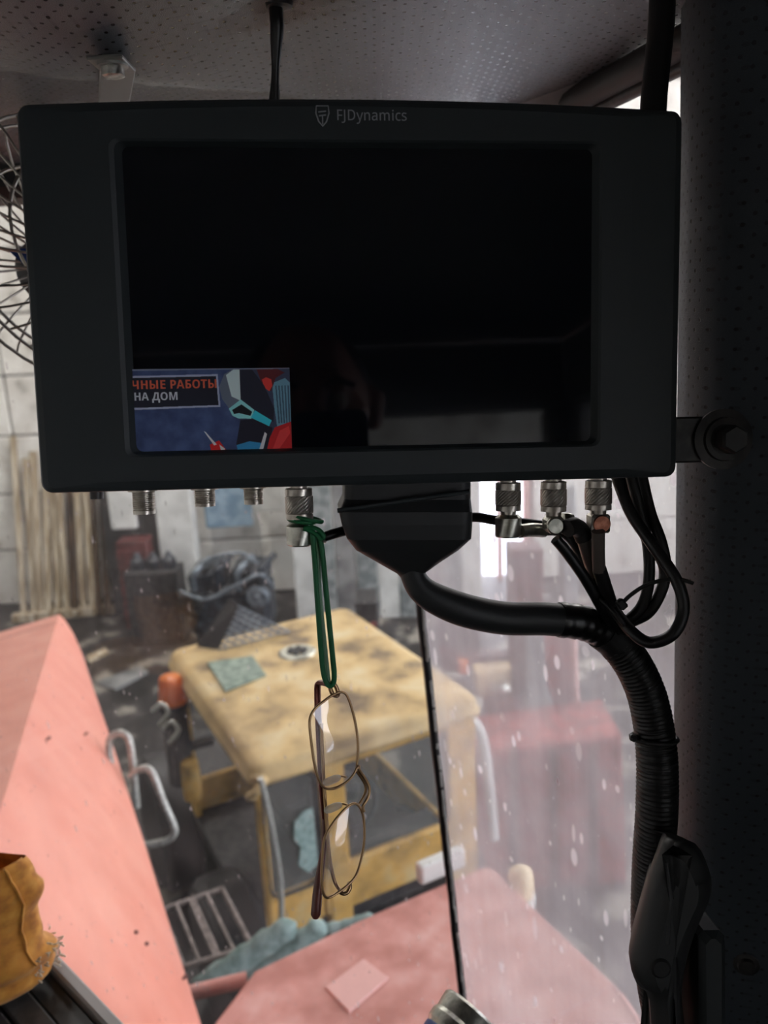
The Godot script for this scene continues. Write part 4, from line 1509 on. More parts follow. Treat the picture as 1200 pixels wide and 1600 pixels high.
	# thin loops from behind the display to the bundle
	var loops := [[[[962, 740, 0.405], [985, 800, 0.40], [1020, 852, 0.395], [1056, 905, 0.39], [1068, 950, 0.39], [1052, 990, 0.39], [1015, 1004, 0.395], [985, 985, 0.40], [962, 955, 0.41], [948, 930, 0.42]], "outer thin black cable loop bending over the pillar edge"],
		[[[985, 740, 0.41], [1000, 800, 0.41], [1012, 850, 0.41], [1014, 905, 0.41], [1004, 945, 0.412], [982, 968, 0.415], [960, 975, 0.42]], "inner thin black cable loop beside the copper plug"],
		[[[1002, 740, 0.415], [1016, 800, 0.413], [1034, 850, 0.41], [1040, 895, 0.41], [1026, 938, 0.412], [1000, 963, 0.415], [965, 976, 0.42]], "middle thin black cable loop between the other two loops"],
		[[[972, 740, 0.42], [988, 790, 0.418], [1012, 845, 0.414], [1036, 880, 0.41], [1036, 915, 0.412], [1015, 955, 0.415], [985, 972, 0.42]], "black cable crossing the middle loop below the display corner"]]
	for lp in loops:
		var o := put("looped_cable", cable_run(lp[0], 0.0030), M.cable)
		tag(o, lp[1], "cable", "thin cable loops under the display corner")
	# zip tie with its long tail
	var z := thing("zip_tie", "black zip tie with a long curled tail round the cable bundle", "zip tie", Vector3.ZERO)
	st = start()
	var w := []
	for p in [[970, 945, 0.40], [985, 930, 0.398], [1010, 914, 0.394], [1040, 906, 0.39], [1065, 906, 0.388], [1083, 912, 0.388]]:
		w.append(at(p[0], p[1], p[2]))
	tube(st, smooth_path(w, 6), 0.0011, 6, false, 0.45)
	put("tail", st, M.rubber, z)
	st = start()
	rbox(st, Transform3D(view * Basis(Vector3.BACK, 0.7), at(971, 944, 0.399)), Vector3(0.0042, 0.0055, 0.004), 0.0008)
	put("head", st, M.rubber, z)
	st = start()
	w = []
	for k in 14:
		var a := TAU * k / 14.0
		w.append(at(957, 962, 0.412) + view * Basis(Vector3.BACK, -0.9) * Vector3(cos(a) * 0.0125, 0, sin(a) * 0.0125))
	tube(st, w, 0.0012, 6, true)
	put("band", st, M.rubber, z)
	# main cable from the boot into a corrugated conduit
	var t := thing("cable_conduit", "thick black cable leading from the boot into a corrugated conduit along the pillar", "conduit", Vector3.ZERO)
	st = start()
	w = []
	for p in [[640, 872, 0.402], [645, 898, 0.402], [660, 922, 0.403], [690, 940, 0.405], [735, 956, 0.408], [790, 966, 0.412], [850, 967, 0.415], [890, 970, 0.418]]:
		w.append(at(p[0], p[1], p[2]))
	w = smooth_path(w, 6)
	var rad := []
	for k in w.size():
		rad.append(lerpf(0.0060, 0.0086, smoothstep(0.05, 0.55, k / float(w.size()))))
	tube(st, w, rad, 18)
	put("main_cable", st, M.boot, t)
	st = start()
	w = []
	for p in [[872, 968, 0.417], [905, 972, 0.42], [930, 980, 0.424], [952, 992, 0.428]]:
		w.append(at(p[0], p[1], p[2]))
	w = smooth_path(w, 8)
	rad = []
	for k in w.size():
		rad.append(0.0091 + 0.00045 * (k % 4) / 3.0)
	tube(st, w, rad, 18)
	put("tape_wrap", st, M.tape, t)
	st = start()
	w = []
	for p in [[940, 984, 0.426], [958, 998, 0.43], [968, 1010, 0.432]]:
		w.append(at(p[0], p[1], p[2]))
	tube(st, smooth_path(w, 4), 0.0104, 18)
	put("end_collar", st, M.rubber, t)
	w = []
	for p in [[945, 985, 0.428], [965, 1006, 0.431], [990, 1040, 0.434], [1010, 1085, 0.437], [1022, 1140, 0.44], [1027, 1200, 0.442], [1026, 1270, 0.445], [1021, 1340, 0.452], [1018, 1410, 0.458], [1019, 1480, 0.462], [1030, 1560, 0.466], [1050, 1660, 0.468]]:
		w.append(at(p[0], p[1], p[2]))
	w = smooth_path(w, 40)
	var q := []
	rad = []
	var run := 0.0
	var next := 0.0
	for k in w.size():
		if k > 0:
			run += w[k].distance_to(w[k - 1])
		if run >= next:
			next += 0.00085
			q.append(w[k])
			var base := lerpf(0.0093, 0.0108, clampf(run / 0.1, 0, 1))
			rad.append(base + (0.0007 if q.size() % 3 != 0 else -0.0004))
	st = start()
	tube(st, q, rad, 18)
	put("corrugated_tube", st, M.cable, t)
	st = start()
	w = []
	var cc := at(1022, 1153, 0.4405)
	for k in 16:
		var a := TAU * k / 16.0
		w.append(cc + view * Vector3(cos(a) * 0.0122, 0, sin(a) * 0.0122))
	tube(st, w, 0.0013, 6, true)
	bar(st, at(998, 1153, 0.436), at(984, 1153, 0.436), 0.004, 0.004, 0.001)
	put("tie_band", st, M.rubber, t)

# ---------------------------------------------------------------- smaller things in the cab
func cab_things() -> void:
	var cy := 3.96
	# support strap bolted to the headliner
	var c := level(178, 95, cy - 0.017)
	var t := thing("ceiling_bracket", "bent grey steel strap with a hexagonal bolt under the headliner", "bracket", Vector3.ZERO)
	var st := start()
	var top := c + Vector3(0, -0.004, 0.006)
	var low := at(176, 190, 0.58)
	box_at(st, top + Vector3(-0.0098, 0.0, -0.014), top + Vector3(0.0098, 0.0022, 0.012), 0.0006)
	var lean := (low - (top + Vector3(0, 0, -0.012)))
	bar(st, top + Vector3(0, 0.002, -0.012), top + Vector3(0, 0.002, -0.012) + lean, 0.0195, 0.0022, 0.0006)
	put("strap", st, M.strap, t)
	st = start()
	lathe(st, Transform3D(Basis(Vector3.RIGHT, PI), top + Vector3(0.001, 0, 0.002)), [[0.0085, -0.001], [0.0085, 0.0014], [0.0064, 0.0016]], 24)
	put("washer", st, M.steel, t)
	st = start()
	lathe(st, Transform3D(Basis(Vector3.RIGHT, PI), top + Vector3(0.001, 0, 0.002)), [[0.0064, 0.001], [0.0064, 0.0058], [0.0052, 0.0066], [0.0, 0.0068]], 6)
	put("bolt", st, M.zinc, t)
	# black lead hanging out of the headliner
	t = thing("ceiling_lead", "short black flat lead hanging from a hole in the headliner", "cable", Vector3.ZERO)
	st = start()
	var h := level(431, 14, cy)
	var w := [h + Vector3(0, 0.004, 0), h + Vector3(0, -0.004, 0)]
	for k in 8:
		w.append(h + Vector3(-0.0012 * k, -0.008 - 0.009 * k, -0.001 * k))
	w = smooth_path(w, 4)
	var rad := []
	for k in w.size():
		var f := k / float(w.size() - 1)
		rad.append(0.0038 - 0.0016 * exp(-pow((f - 0.5) / 0.16, 2.0)))
	tube(st, w, rad, 10)
	put("lead", st, M.tape, t)
	st = start()
	lathe(st, Transform3D(Basis(Vector3.RIGHT, PI), h + Vector3(0.002, 0.002, 0)), [[0.0075, -0.001], [0.007, 0.0012], [0.004, 0.0018]], 16)
	put("grommet", st, M.rubber, t)
	# sleeve hanging past the roof frame
	st = start()
	w = []
	for p in [[1038, -40], [1035, 0], [1033, 40], [1028, 90], [1022, 150], [1018, 220], [1008, 330]]:
		w.append(at(p[0], p[1], 0.415))
	tube(st, smooth_path(w, 5), 0.0068, 14, false, 0.95)
	tag(put("cable_sleeve", st, M.cable), "black cable sleeve hanging past the roof frame behind the display", "cable")
	# cab fan behind the display
	var fc := at(128, 392, 0.62)
	t = thing("cab_fan", "small wire cage fan with a blue blade behind the display edge", "fan", fc)
	t.transform = Transform3D(view * Basis(Vector3.UP, 0.84) * Basis(Vector3.RIGHT, -0.12), fc)
	var R := 0.1
	for k in 36:
		var a := TAU * k / 36.0
		var d := Vector3(cos(a), sin(a), 0)
		st = start()
		var pts := []
		for j in 9:
			var f := j / 8.0
			var tw := 0.55 * (1.0 - f)
			pts.append(Vector3(cos(a + tw), sin(a + tw), 0) * (R * lerpf(0.16, 1.0, f)) + Vector3(0, 0, 0.034 * sqrt(maxf(0.0, 1.0 - f * f * 0.92))))
		tube(st, pts, 0.0009, 5)
		put("front_wire", st, M.wire, t)
		st = start()
		pts = []
		for j in 8:
			var f := j / 7.0
			pts.append(d * (R * lerpf(0.3, 1.0, f)) - Vector3(0, 0, 0.032 * sqrt(maxf(0.0, 1.0 - f * f * 0.9))))
		tube(st, pts, 0.0009, 5)
		put("back_wire", st, M.wire, t)
	for q in [[1.0, 0.010], [1.0, -0.010], [0.66, 0.026], [0.3, 0.034], [0.75, -0.024]]:
		st = start()
		var pts := []
		for j in 40:
			var a := TAU * j / 40.0
			pts.append(Vector3(cos(a) * R * q[0], sin(a) * R * q[0], q[1]))
		tube(st, pts, 0.0013, 6, true)
		put("ring", st, M.wire, t)
	st = start()
	lathe(st, Transform3D(Basis(Vector3.RIGHT, PI / 2), Vector3.ZERO), [[0.022, -0.06], [0.028, -0.055], [0.028, -0.018], [0.016, -0.012], [0.016, 0.018], [0.008, 0.024]], 20)
	put("motor", st, M.rubber, t)
	for k in 4:
		st = start()
		var q := Basis(Vector3.BACK, k * PI / 2 + 0.6)
		grid(st, func(a: float, b: float) -> Vector3: return q * Vector3(lerpf(0.014, 0.048, a), (b - 0.5) * lerpf(0.02, 0.045, a), (b - 0.5) * 0.022 + 0.004 * sin(a * PI)), 8, 5)
		put("blade", st, M.blue, t)
	st = start()
	tube(st, smooth_path([Vector3(0, 0, -0.05), Vector3(0, 0.03, -0.075), Vector3(0.01, 0.09, -0.08), Vector3(0.02, 0.14, -0.07)], 5), 0.007, 10)
	put("stalk", st, M.rubber, t)
	# black handle cover on the pillar
	t = thing("grab_handle", "black plastic handle cover low on the pillar beside the conduit", "handle", Vector3.ZERO)
	var o := at(1060, 1460, 0.412)
	var tf := Transform3D(view, o)
	var to := tf.affine_inverse()
	var outline := [[1048, 1318], [1092, 1324], [1114, 1366], [1118, 1402], [1106, 1432], [1090, 1470], [1076, 1520], [1070, 1580], [1076, 1680], [1030, 1680], [1020, 1572], [1000, 1546], [989, 1512], [996, 1478], [1010, 1425], [1022, 1380], [1034, 1345]]
	var rings := []
	for q in [[0.010, -0.034], [0.002, -0.014], [0.0, -0.005], [0.003, 0.0], [0.010, 0.003]]:
		var ring := PackedVector3Array()
		var mid := Vector3.ZERO
		var raw := []
		for p in outline:
			var x := to * onto(p[0], p[1], o, view.z)
			raw.append(x)
		for x in smooth_path(raw, 3, true):
			ring.append(x)
			mid += x
		mid /= ring.size()
		for k in ring.size():
			var p: Vector3 = ring[k]
			var inw: Vector3 = Vector3(-0.001 - p.x, 0, 0).normalized() * q[0]
			inw.y = -signf(p.y) * q[0] * 0.5 if absf(p.y) > 0.03 else 0.0
			ring[k] = tf * (Vector3(p.x, p.y, q[1]) + inw)
		ring.reverse()
		rings.append(ring)
	st = start()
	loft(st, rings, false)
	put("cover", st, M.boot, t)
	st = start()
	for q in [[[1038, 1345], [1046, 1400]], [[1046, 1400], [1040, 1470]]]:
		tube(st, [tf * (to * onto(q[0][0], q[0][1], o, view.z) + Vector3(0, 0, 0.002)), tf * (to * onto(q[1][0], q[1][1], o, view.z) + Vector3(0, 0, 0.003))], 0.0012, 6)
	put("moulded_ridge", st, M.boot, t)
	st = start()
	lathe(st, Transform3D(view * Basis(Vector3.RIGHT, PI / 2), at(1032, 1512, 0.4095)), [[0.0052, -0.004], [0.0052, 0.0008], [0.004, 0.0016]], 20)
	put("screw_plug", st, M.rubber, t)
	st = start()
	bar(st, at(1097, 1435, 0.43), at(1099, 1660, 0.43), 0.014, 0.03, 0.003)
	put("side_rail", st, M.case, t)
	# screw on the pillar
	st = start()
	var s := at(1166, 1506, 0.425)
	var nrm := Vector3(-0.28, 0, 0.96).normalized()
	var sb := Basis(nrm.cross(Vector3.UP).normalized(), nrm, Vector3.ZERO)
	sb.z = sb.x.cross(sb.y)
	s = onto(1166, 1506, Vector3(0.21, 3.3, -0.455), Vector3(-0.278, 0, 0.96))
	lathe(st, Transform3D(sb, s), [[0.0085, -0.004], [0.0085, 0.001], [0.006, 0.0018], [0.0055, 0.004], [0.0, 0.0045]], 18)
	tag(put("pillar_screw", st, M.darksteel), "dark domed screw low on the black pillar", "screw")

	# dashboard with pale edge strip
	var A := Vector3(-0.328, 3.25, -0.619)
	var B := Vector3(-0.234, 3.25, -0.532)
	var e := (B - A).normalized()
	var nn := Vector3(-e.z, 0, e.x) * -1.0
	if nn.x > 0:
		nn = -nn
	var P := A - e * 0.28
	var Q := B + e * 0.2
	t = thing("dashboard", "dark dashboard corner with black rubber and pale grey edge strips", "dashboard", Vector3.ZERO)
	var flat := Transform3D(Basis(Vector3.RIGHT, Vector3(0, 0, -1), Vector3.UP), Vector3(0, 3.25, 0))
	var strip := func(called: String, d0: float, d1: float, y0: float, y1: float, m: Material) -> void:
		var poly := PackedVector2Array()
		for v3 in [P + nn * d0, Q + nn * d0, Q + nn * d1, P + nn * d1]:
			poly.append(Vector2(v3.x, -v3.z))
		var s2 := start()
		prism(s2, flat, poly, y0, y1, 0.002)
		put(called, s2, m, t)
	strip.call("edge_strip", 0.0, 0.011, -0.02, 0.006, M.grey_strip)
	strip.call("rubber_strip", 0.011, 0.033, -0.02, -0.003, M.rubber)
	strip.call("top_panel", 0.034, 0.056, -0.03, 0.002, M.dash)
	strip.call("top_panel", 0.058, 0.36, -0.03, 0.002, M.dash)
	strip.call("pedestal", 0.06, 0.3, -0.8, -0.03, M.rubber)
	st = start()
	box_at(st, Vector3(-0.22, 3.05, -0.6), Vector3(0.17, 3.08, -0.3), 0.004)
	put("low_shelf", st, M.rubber, t)
	# leather glove on the dashboard
	t = thing("work_glove", "mustard leather work glove with a worn cuff on the dashboard", "glove", Vector3.ZERO)
	var gb := level(30, 1560, 3.256)
	var noise := FastNoiseLite.new()
	noise.seed = 9
	noise.frequency = 14.0
	var rgs := []
	var NG := 26
	for j in NG + 1:
		var f := j / float(NG)
		var ring := PackedVector3Array()
		var cpos := gb + Vector3(-0.028 + 0.004 * sin(f * 5.0), 0.004 + f * 0.118, -0.012 + 0.01 * f)
		var rx := 0.052 * (1.0 + 0.07 * sin(f * 9.0 + 1.0) - 0.12 * exp(-pow((f - 0.27) / 0.08, 2.0))) * (1.0 if f > 0.08 else lerpf(0.8, 1.0, f / 0.08))
		var rz := 0.028 * (1.0 + 0.15 * sin(f * 6.0))
		for k in 30:
			var a := TAU * k / 30.0
			var p := Vector3(sin(a) * rx, 0, cos(a) * rz)
			var nse := noise.get_noise_3d(p.x + cpos.x, f * 0.2, p.z) * 0.007
			var fold := 0.004 * sin(f * 26.0 + 2.0 * sin(a)) * smoothstep(0.55, 0.1, f)
			ring.append(cpos + Basis(Vector3.UP, 0.35) * (p * (1.0 + (nse + fold) / 0.04)) + Vector3(0, 0.006 * sin(a * 2.0) * f, 0))
		rgs.append(ring)
	st = start()
	loft(st, rgs, false, true, false)
	put("cuff", st, M.leather, t)
	st = start()
	var inner := []
	for j in range(NG, NG - 9, -1):
		var ring := PackedVector3Array()
		var mid := Vector3.ZERO
		for p in rgs[j]:
			mid += p
		mid /= 30.0
		for p in rgs[j]:
			ring.append(mid + (p - mid) * 0.93)
		inner.append(ring)
	loft(st, inner, false, false, true)
	put("lining", st, M.leather, t)
	st = start()
	var sm := []
	for j in range(6, NG + 1):
		sm.append(rgs[j][4] + Vector3(0.0006, 0, 0.0012))
	tube(st, sm, 0.0011, 6)
	put("stitched_seam", st, M.leather, t)
	for k in 4:
		st = start()
		var root := gb + Vector3(-0.045 - 0.008 * k, 0.028 + 0.0 * k, -0.045 + 0.024 * k)
		tube(st, smooth_path([root, root + Vector3(-0.04, 0.006, 0.0), root + Vector3(-0.075 - 0.006 * (k % 3), -0.004, 0.004 * k), root + Vector3(-0.098 - 0.006 * (k % 3), -0.014, 0.006 * k)], 4), [0.014, 0.014, 0.014, 0.0138, 0.0136, 0.0134, 0.0132, 0.013, 0.0128, 0.0126, 0.012, 0.0105, 0.006], 10)
		put("finger", st, M.leather, t)
	st = start()
	var rng := RandomNumberGenerator.new()
	rng.seed = 77
	for k in 46:
		var p: Vector3 = rgs[rng.randi_range(1, 7)][rng.randi_range(4, 10)] + Vector3(rng.randf_range(0.0, 0.004), rng.randf_range(-0.006, 0.006), rng.randf_range(-0.002, 0.003))
		tube(st, [p, p + Vector3(rng.randf_range(0.001, 0.006), rng.randf_range(-0.003, 0.004), rng.randf_range(-0.002, 0.003))], 0.0007, 5)
	var tuft := put("fleece_tuft", st, M.fleece, t)
	tuft.set_meta("kind", "stuff")

	# spray can leaning on the low shelf
	t = thing("spray_can", "blue spray can with a silver shoulder leaning below the windshield", "can", Vector3.ZERO)
	var top_c := at(732, 1585, 0.60)
	var dir := (view * Vector3(0.62, 0.62, -0.48)).normalized()
	var y := dir
	var bx := y.cross(Vector3.UP).normalized()
	tf = Transform3D(Basis(bx, y, bx.cross(y)), top_c)
	st = start()
	lathe(st, tf, [[0.02, -0.2], [0.0225, -0.196], [0.0225, -0.05], [0.022, -0.03]], 32)
	put("body", st, M.rubber, t)
	st = start()
	lathe(st, tf, [[0.0226, -0.05], [0.0228, -0.048], [0.0228, -0.022], [0.0222, -0.02]], 32)
	put("blue_band", st, M.blue, t)
	st = start()
	lathe(st, tf, [[0.0225, -0.021], [0.0238, -0.018], [0.0238, -0.012], [0.0222, -0.009], [0.0226, -0.003], [0.0226, 0.002], [0.021, 0.004], [0.02, 0.0], [0.0, -0.002]], 32)
	put("silver_shoulder", st, M.zinc, t)

# ---------------------------------------------------------------- elastic band and spectacles
func band_and_glasses() -> void:
	var lp := on_screen(467, 771, -0.018)
	lp.y = -0.0862 - 0.0158
	var neck := screen_t * lp
	var t := thing("elastic_band", "green elastic band looped on the left plug and holding the spectacles", "elastic band", Vector3.ZERO)
	var st := start()
	var w := []
	for k in 18:
		var a := TAU * k / 18.0
		w.append(neck + screen_t.basis * Vector3(cos(a) * 0.0062 + 0.001, -0.0002 - 0.0009 * cos(a), sin(a) * 0.0062))
	tube(st, w, 0.00115, 6, true)
	put("knot_loop", st, M.green, t)
	st = start()
	w = []
	for k in 18:
		var a := TAU * k / 18.0
		w.append(neck + screen_t.basis * Vector3(cos(a) * 0.0078 + 0.003, 0.0012 - 0.0022 * cos(a), sin(a) * 0.0066))
	tube(st, w, 0.00105, 6, true)
	put("knot_loop", st, M.green, t)
	var D := 0.384
	for q in [[[[488, 828], [489, 845], [492, 880], [496, 940], [501, 1010], [505, 1050], [511, 1068], [517, 1072]], 0.00135, M.green, 0.0],
			[[[497, 830], [503, 860], [508, 910], [514, 970], [520, 1030], [522, 1052], [521, 1066], [515, 1073]], 0.0014, M.green, 0.001],
			[[[493, 832], [497, 870], [500, 930], [506, 990], [511, 1040], [514, 1066]], 0.001, M.green_pale, 0.002],
			[[[474, 826], [484, 829], [495, 836], [502, 842], [506, 838], [500, 829], [488, 824], [474, 825]], 0.0011, M.green, -0.001]]:
		w = []
		for p in q[0]:
			w.append(at(p[0], p[1], D + q[3] + (p[1] - 828) * 0.00004))
		st = start()
		tube(st, smooth_path(w, 5), float(q[1]), 7)
		put("strand", st, q[2], t)
	# spectacles hang edge on, turned about the plumb line
	var o := at(517, 1078, 0.394)
	var n := (view * Vector3(0.50, 0.05, 0.86)).normalized()
	var zpx := func(a: float, b: float) -> Vector3: return onto(420.0 + a / 4.0, 1040.0 + b / 4.0, o, n)
	var bk := func(a: float, b: float, d: float) -> Vector3: return onto(420.0 + a / 4.0, 1040.0 + b / 4.0, o - n * d, n)
	t = thing("eyeglasses", "thin metal framed eyeglasses hanging upright from the green band", "eyeglasses", Vector3.ZERO)
	var rims := [[[455, 165], [490, 190], [525, 290], [548, 400], [558, 500], [553, 600], [543, 655], [500, 715], [425, 762], [365, 768], [325, 738], [290, 640], [268, 500], [255, 380], [260, 318], [290, 268], [345, 222], [402, 182]],
		[[530, 862], [565, 880], [590, 940], [598, 1030], [594, 1120], [572, 1230], [540, 1320], [470, 1392], [390, 1444], [355, 1446], [335, 1400], [330, 1300], [336, 1180], [346, 1090], [372, 1030], [420, 960], [480, 893]]]
	for i in 2:
		var loop := []
		for p in rims[i]:
			loop.append(zpx.call(p[0], p[1]))
		loop = smooth_path(loop, 3, true)
		st = start()
		tube(st, loop, 0.00068, 8, true)
		var rim := put("rim", st, M.brass, t)
		st = start()
		var mid := Vector3.ZERO
		for p in loop:
			mid += p
		mid /= loop.size()
		st.set_smooth_group(2)
		for k in loop.size():
			var a: Vector3 = loop[k]
			var b: Vector3 = loop[(k + 1) % loop.size()]
			for r in 4:
				var f0 := r / 4.0
				var f1 := (r + 1) / 4.0
				var dome := func(p: Vector3, f: float) -> Vector3: return mid.lerp(p, f) + n * (0.0016 * (1.0 - f * f))
				if r == 0:
					tri(st, mid + n * 0.0016, dome.call(b, f1), dome.call(a, f1))
				else:
					quad(st, dome.call(a, f0), dome.call(b, f0), dome.call(b, f1), dome.call(a, f1))
		put("lens", st, M.lens, rim)
	st = start()
	w = []
	for p in [[546, 640], [556, 625], [562, 655], [598, 706], [622, 765], [612, 825], [584, 872], [588, 910]]:
		w.append(zpx.call(p[0], p[1]) + n * 0.001)
	tube(st, smooth_path(w, 4), 0.00085, 7)
	put("bridge", st, M.brass, t)
	st = start()
	w = []
	for p in [[552, 660], [575, 690], [604, 738], [612, 775], [602, 818], [572, 868]]:
		w.append(zpx.call(p[0], p[1]) - n * 0.001)
	tube(st, smooth_path(w, 4), 0.00075, 7)
	put("bridge", st, M.brass, t)
	st = start()
	w = []
	for p in [[438, 182], [428, 140], [405, 105], [388, 118], [390, 150], [405, 180], [425, 190]]:
		w.append(zpx.call(p[0], p[1]) - n * 0.0008)
	tube(st, smooth_path(w, 4, true), 0.0011, 7, true)
	put("end_piece", st, M.brass, t)
	st = start()
	w = []
	for p in [[505, 1360], [512, 1385], [495, 1420], [468, 1428], [450, 1415]]:
		w.append(zpx.call(p[0], p[1]) - n * 0.0008)
	tube(st, smooth_path(w, 4), 0.0011, 7)
	put("end_piece", st, M.brass, t)
	# temples: one hangs down behind the lenses, one is folded up
	st = start()
	w = [zpx.call(390, 120) - n * 0.001, bk.call(340, 108, 0.008), bk.call(308, 112, 0.012), bk.call(304, 180, 0.013), bk.call(306, 260, 0.013), bk.call(318, 500, 0.013), bk.call(332, 740, 0.013), bk.call(352, 950, 0.013)]
	tube(st, smooth_path(w, 5), 0.0012, 8, false, 1.9)
	put("temple", st, M.temple, t)
	st = start()
	w = [bk.call(350, 940, 0.013), bk.call(346, 1100, 0.013), bk.call(326, 1250, 0.013), bk.call(306, 1400, 0.013), bk.call(292, 1580, 0.013)]
	w = smooth_path(w, 5)
	var rad := []
	for k in w.size():
		rad.append(lerpf(0.0014, 0.0026, smoothstep(0.2, 0.9, k / float(w.size() - 1))))
	rad[-1] = 0.0014
	tube(st, w, rad, 9)
	put("temple_tip", st, M.tip, t)
	st = start()
	w = [bk.call(470, 1425, 0.002), bk.call(435, 1392, 0.008), bk.call(405, 1330, 0.010), bk.call(380, 1200, 0.010), bk.call(362, 1000, 0.010), bk.call(345, 740, 0.010), bk.call(332, 500, 0.010), bk.call(328, 360, 0.010)]
	tube(st, smooth_path(w, 5), 0.0009, 7)
	put("temple", st, M.brass, t)
	for q in [[[425, 902], 0.3], [[418, 728], 0.2]]:
		st = start()
		var c: Vector3 = zpx.call(q[0][0], q[0][1]) - n * 0.004
		var e1: Vector3 = (zpx.call(q[0][0] + 10, q[0][1] - 4) - zpx.call(q[0][0], q[0][1])).normalized()
		var tf := Transform3D(Basis(e1, n.cross(e1), n), c)
		tube(st, [tf * Vector3(-0.0050, 0, 0), tf * Vector3(-0.0042, 0, 0), tf * Vector3(-0.002, 0, 0), tf * Vector3(0.002, 0, 0), tf * Vector3(0.0042, 0, 0), tf * Vector3(0.005, 0, 0)], [0.0004, 0.0014, 0.002, 0.002, 0.0014, 0.0004], 9)
		var pad := put("nose_pad", st, M.silicone, t)
		st = start()
		tube(st, smooth_path([c + e1 * 0.002, c + e1 * 0.005 - n * 0.001, c + e1 * 0.0065 + n * 0.003], 4), 0.0005, 6)
		put("pad_arm", st, M.brass, pad)

# ---------------------------------------------------------------- the person behind the camera, mirrored in the screen
func sd(p: Vector3, b: Array) -> float:   # rounded cone between two joints
	var ab: Vector3 = b[1] - b[0]
	var h := clampf((p - b[0]).dot(ab) / maxf(ab.length_squared(), 1e-9), 0.0, 1.0)
	return (p - b[0] - ab * h).length() - lerpf(b[2], b[3], h)
func body_field(p: Vector3, bones: Array, k: float) -> float:
	var d := 1e9
	for b in bones:
		var q := sd(p, b)
		if b.size() > 4:
			var hh := clampf(0.5 - 0.5 * (q + d) / 0.006, 0.0, 1.0)
			d = lerpf(d, -q, hh) + 0.006 * hh * (1.0 - hh)
		else:
			var hh := clampf(0.5 + 0.5 * (d - q) / k, 0.0, 1.0)
			d = lerpf(d, q, hh) - k * hh * (1.0 - hh) if d < 1e8 else q
	return d
func surface_net(st: SurfaceTool, bones: Array, cell: float, k: float, tf := Transform3D()) -> void:
	var lo := Vector3(1e9, 1e9, 1e9)
	var hi := -lo
	for b in bones:
		if b.size() > 4:
			continue
		for q in 2:
			var r: float = b[2 + q] + cell * 2.0
			lo = lo.min(b[q] - Vector3.ONE * r)
			hi = hi.max(b[q] + Vector3.ONE * r)
	var nx := int((hi.x - lo.x) / cell) + 2
	var ny := int((hi.y - lo.y) / cell) + 2
	var nz := int((hi.z - lo.z) / cell) + 2
	var f := PackedFloat32Array()
	f.resize(nx * ny * nz)
	for z in nz:
		for y in ny:
			for x in nx:
				f[(z * ny + y) * nx + x] = body_field(lo + Vector3(x, y, z) * cell, bones, k)
	var vert := {}
	for z in nz - 1:
		for y in ny - 1:
			for x in nx - 1:
				var i := (z * ny + y) * nx + x
				var s := f[i] < 0
				var same := true
				for o in [1, nx, nx + 1, nx * ny, nx * ny + 1, nx * ny + nx, nx * ny + nx + 1]:
					if (f[i + o] < 0) != s:
						same = false
						break
				if same:
					continue
				var sum := Vector3.ZERO
				var cnt := 0
				for e in [[0, 0, 0, 0], [0, 1, 0, 0], [0, 0, 1, 0], [0, 1, 1, 0], [0, 0, 0, 1], [1, 0, 0, 1], [0, 0, 1, 1], [1, 0, 1, 1], [0, 0, 0, 2], [1, 0, 0, 2], [0, 1, 0, 2], [1, 1, 0, 2]]:
					var a := Vector3i(e[0], e[1], e[2])
					var b := a
					b[e[3]] = 1
					var fa := f[i + a.x + a.y * nx + a.z * nx * ny]
					var fb := f[i + b.x + b.y * nx + b.z * nx * ny]
					if (fa < 0) != (fb < 0):
						sum += Vector3(a).lerp(Vector3(b), fa / (fa - fb))
						cnt += 1
				vert[i] = tf * (lo + (Vector3(x, y, z) + sum / cnt) * cell)
	grp += 1
	st.set_smooth_group(grp)
	for i in vert:
		var x: int = i % nx
		var y: int = (i / nx) % ny
		var z: int = i / (nx * ny)
		for ax in 3:
			var step: int = [1, nx, nx * ny][ax]
			var u: int = [nx, nx * ny, 1][ax]
			var w: int = [nx * ny, 1, nx][ax]
			var a := f[i] < 0
			var b := f[i + step] < 0
			if a == b or not (vert.has(i - u) and vert.has(i - w) and vert.has(i - u - w)):
				continue
			if a:
				quad(st, vert[i], vert[i - w], vert[i - u - w], vert[i - u])
			else:
				quad(st, vert[i], vert[i - u], vert[i - u - w], vert[i - w])
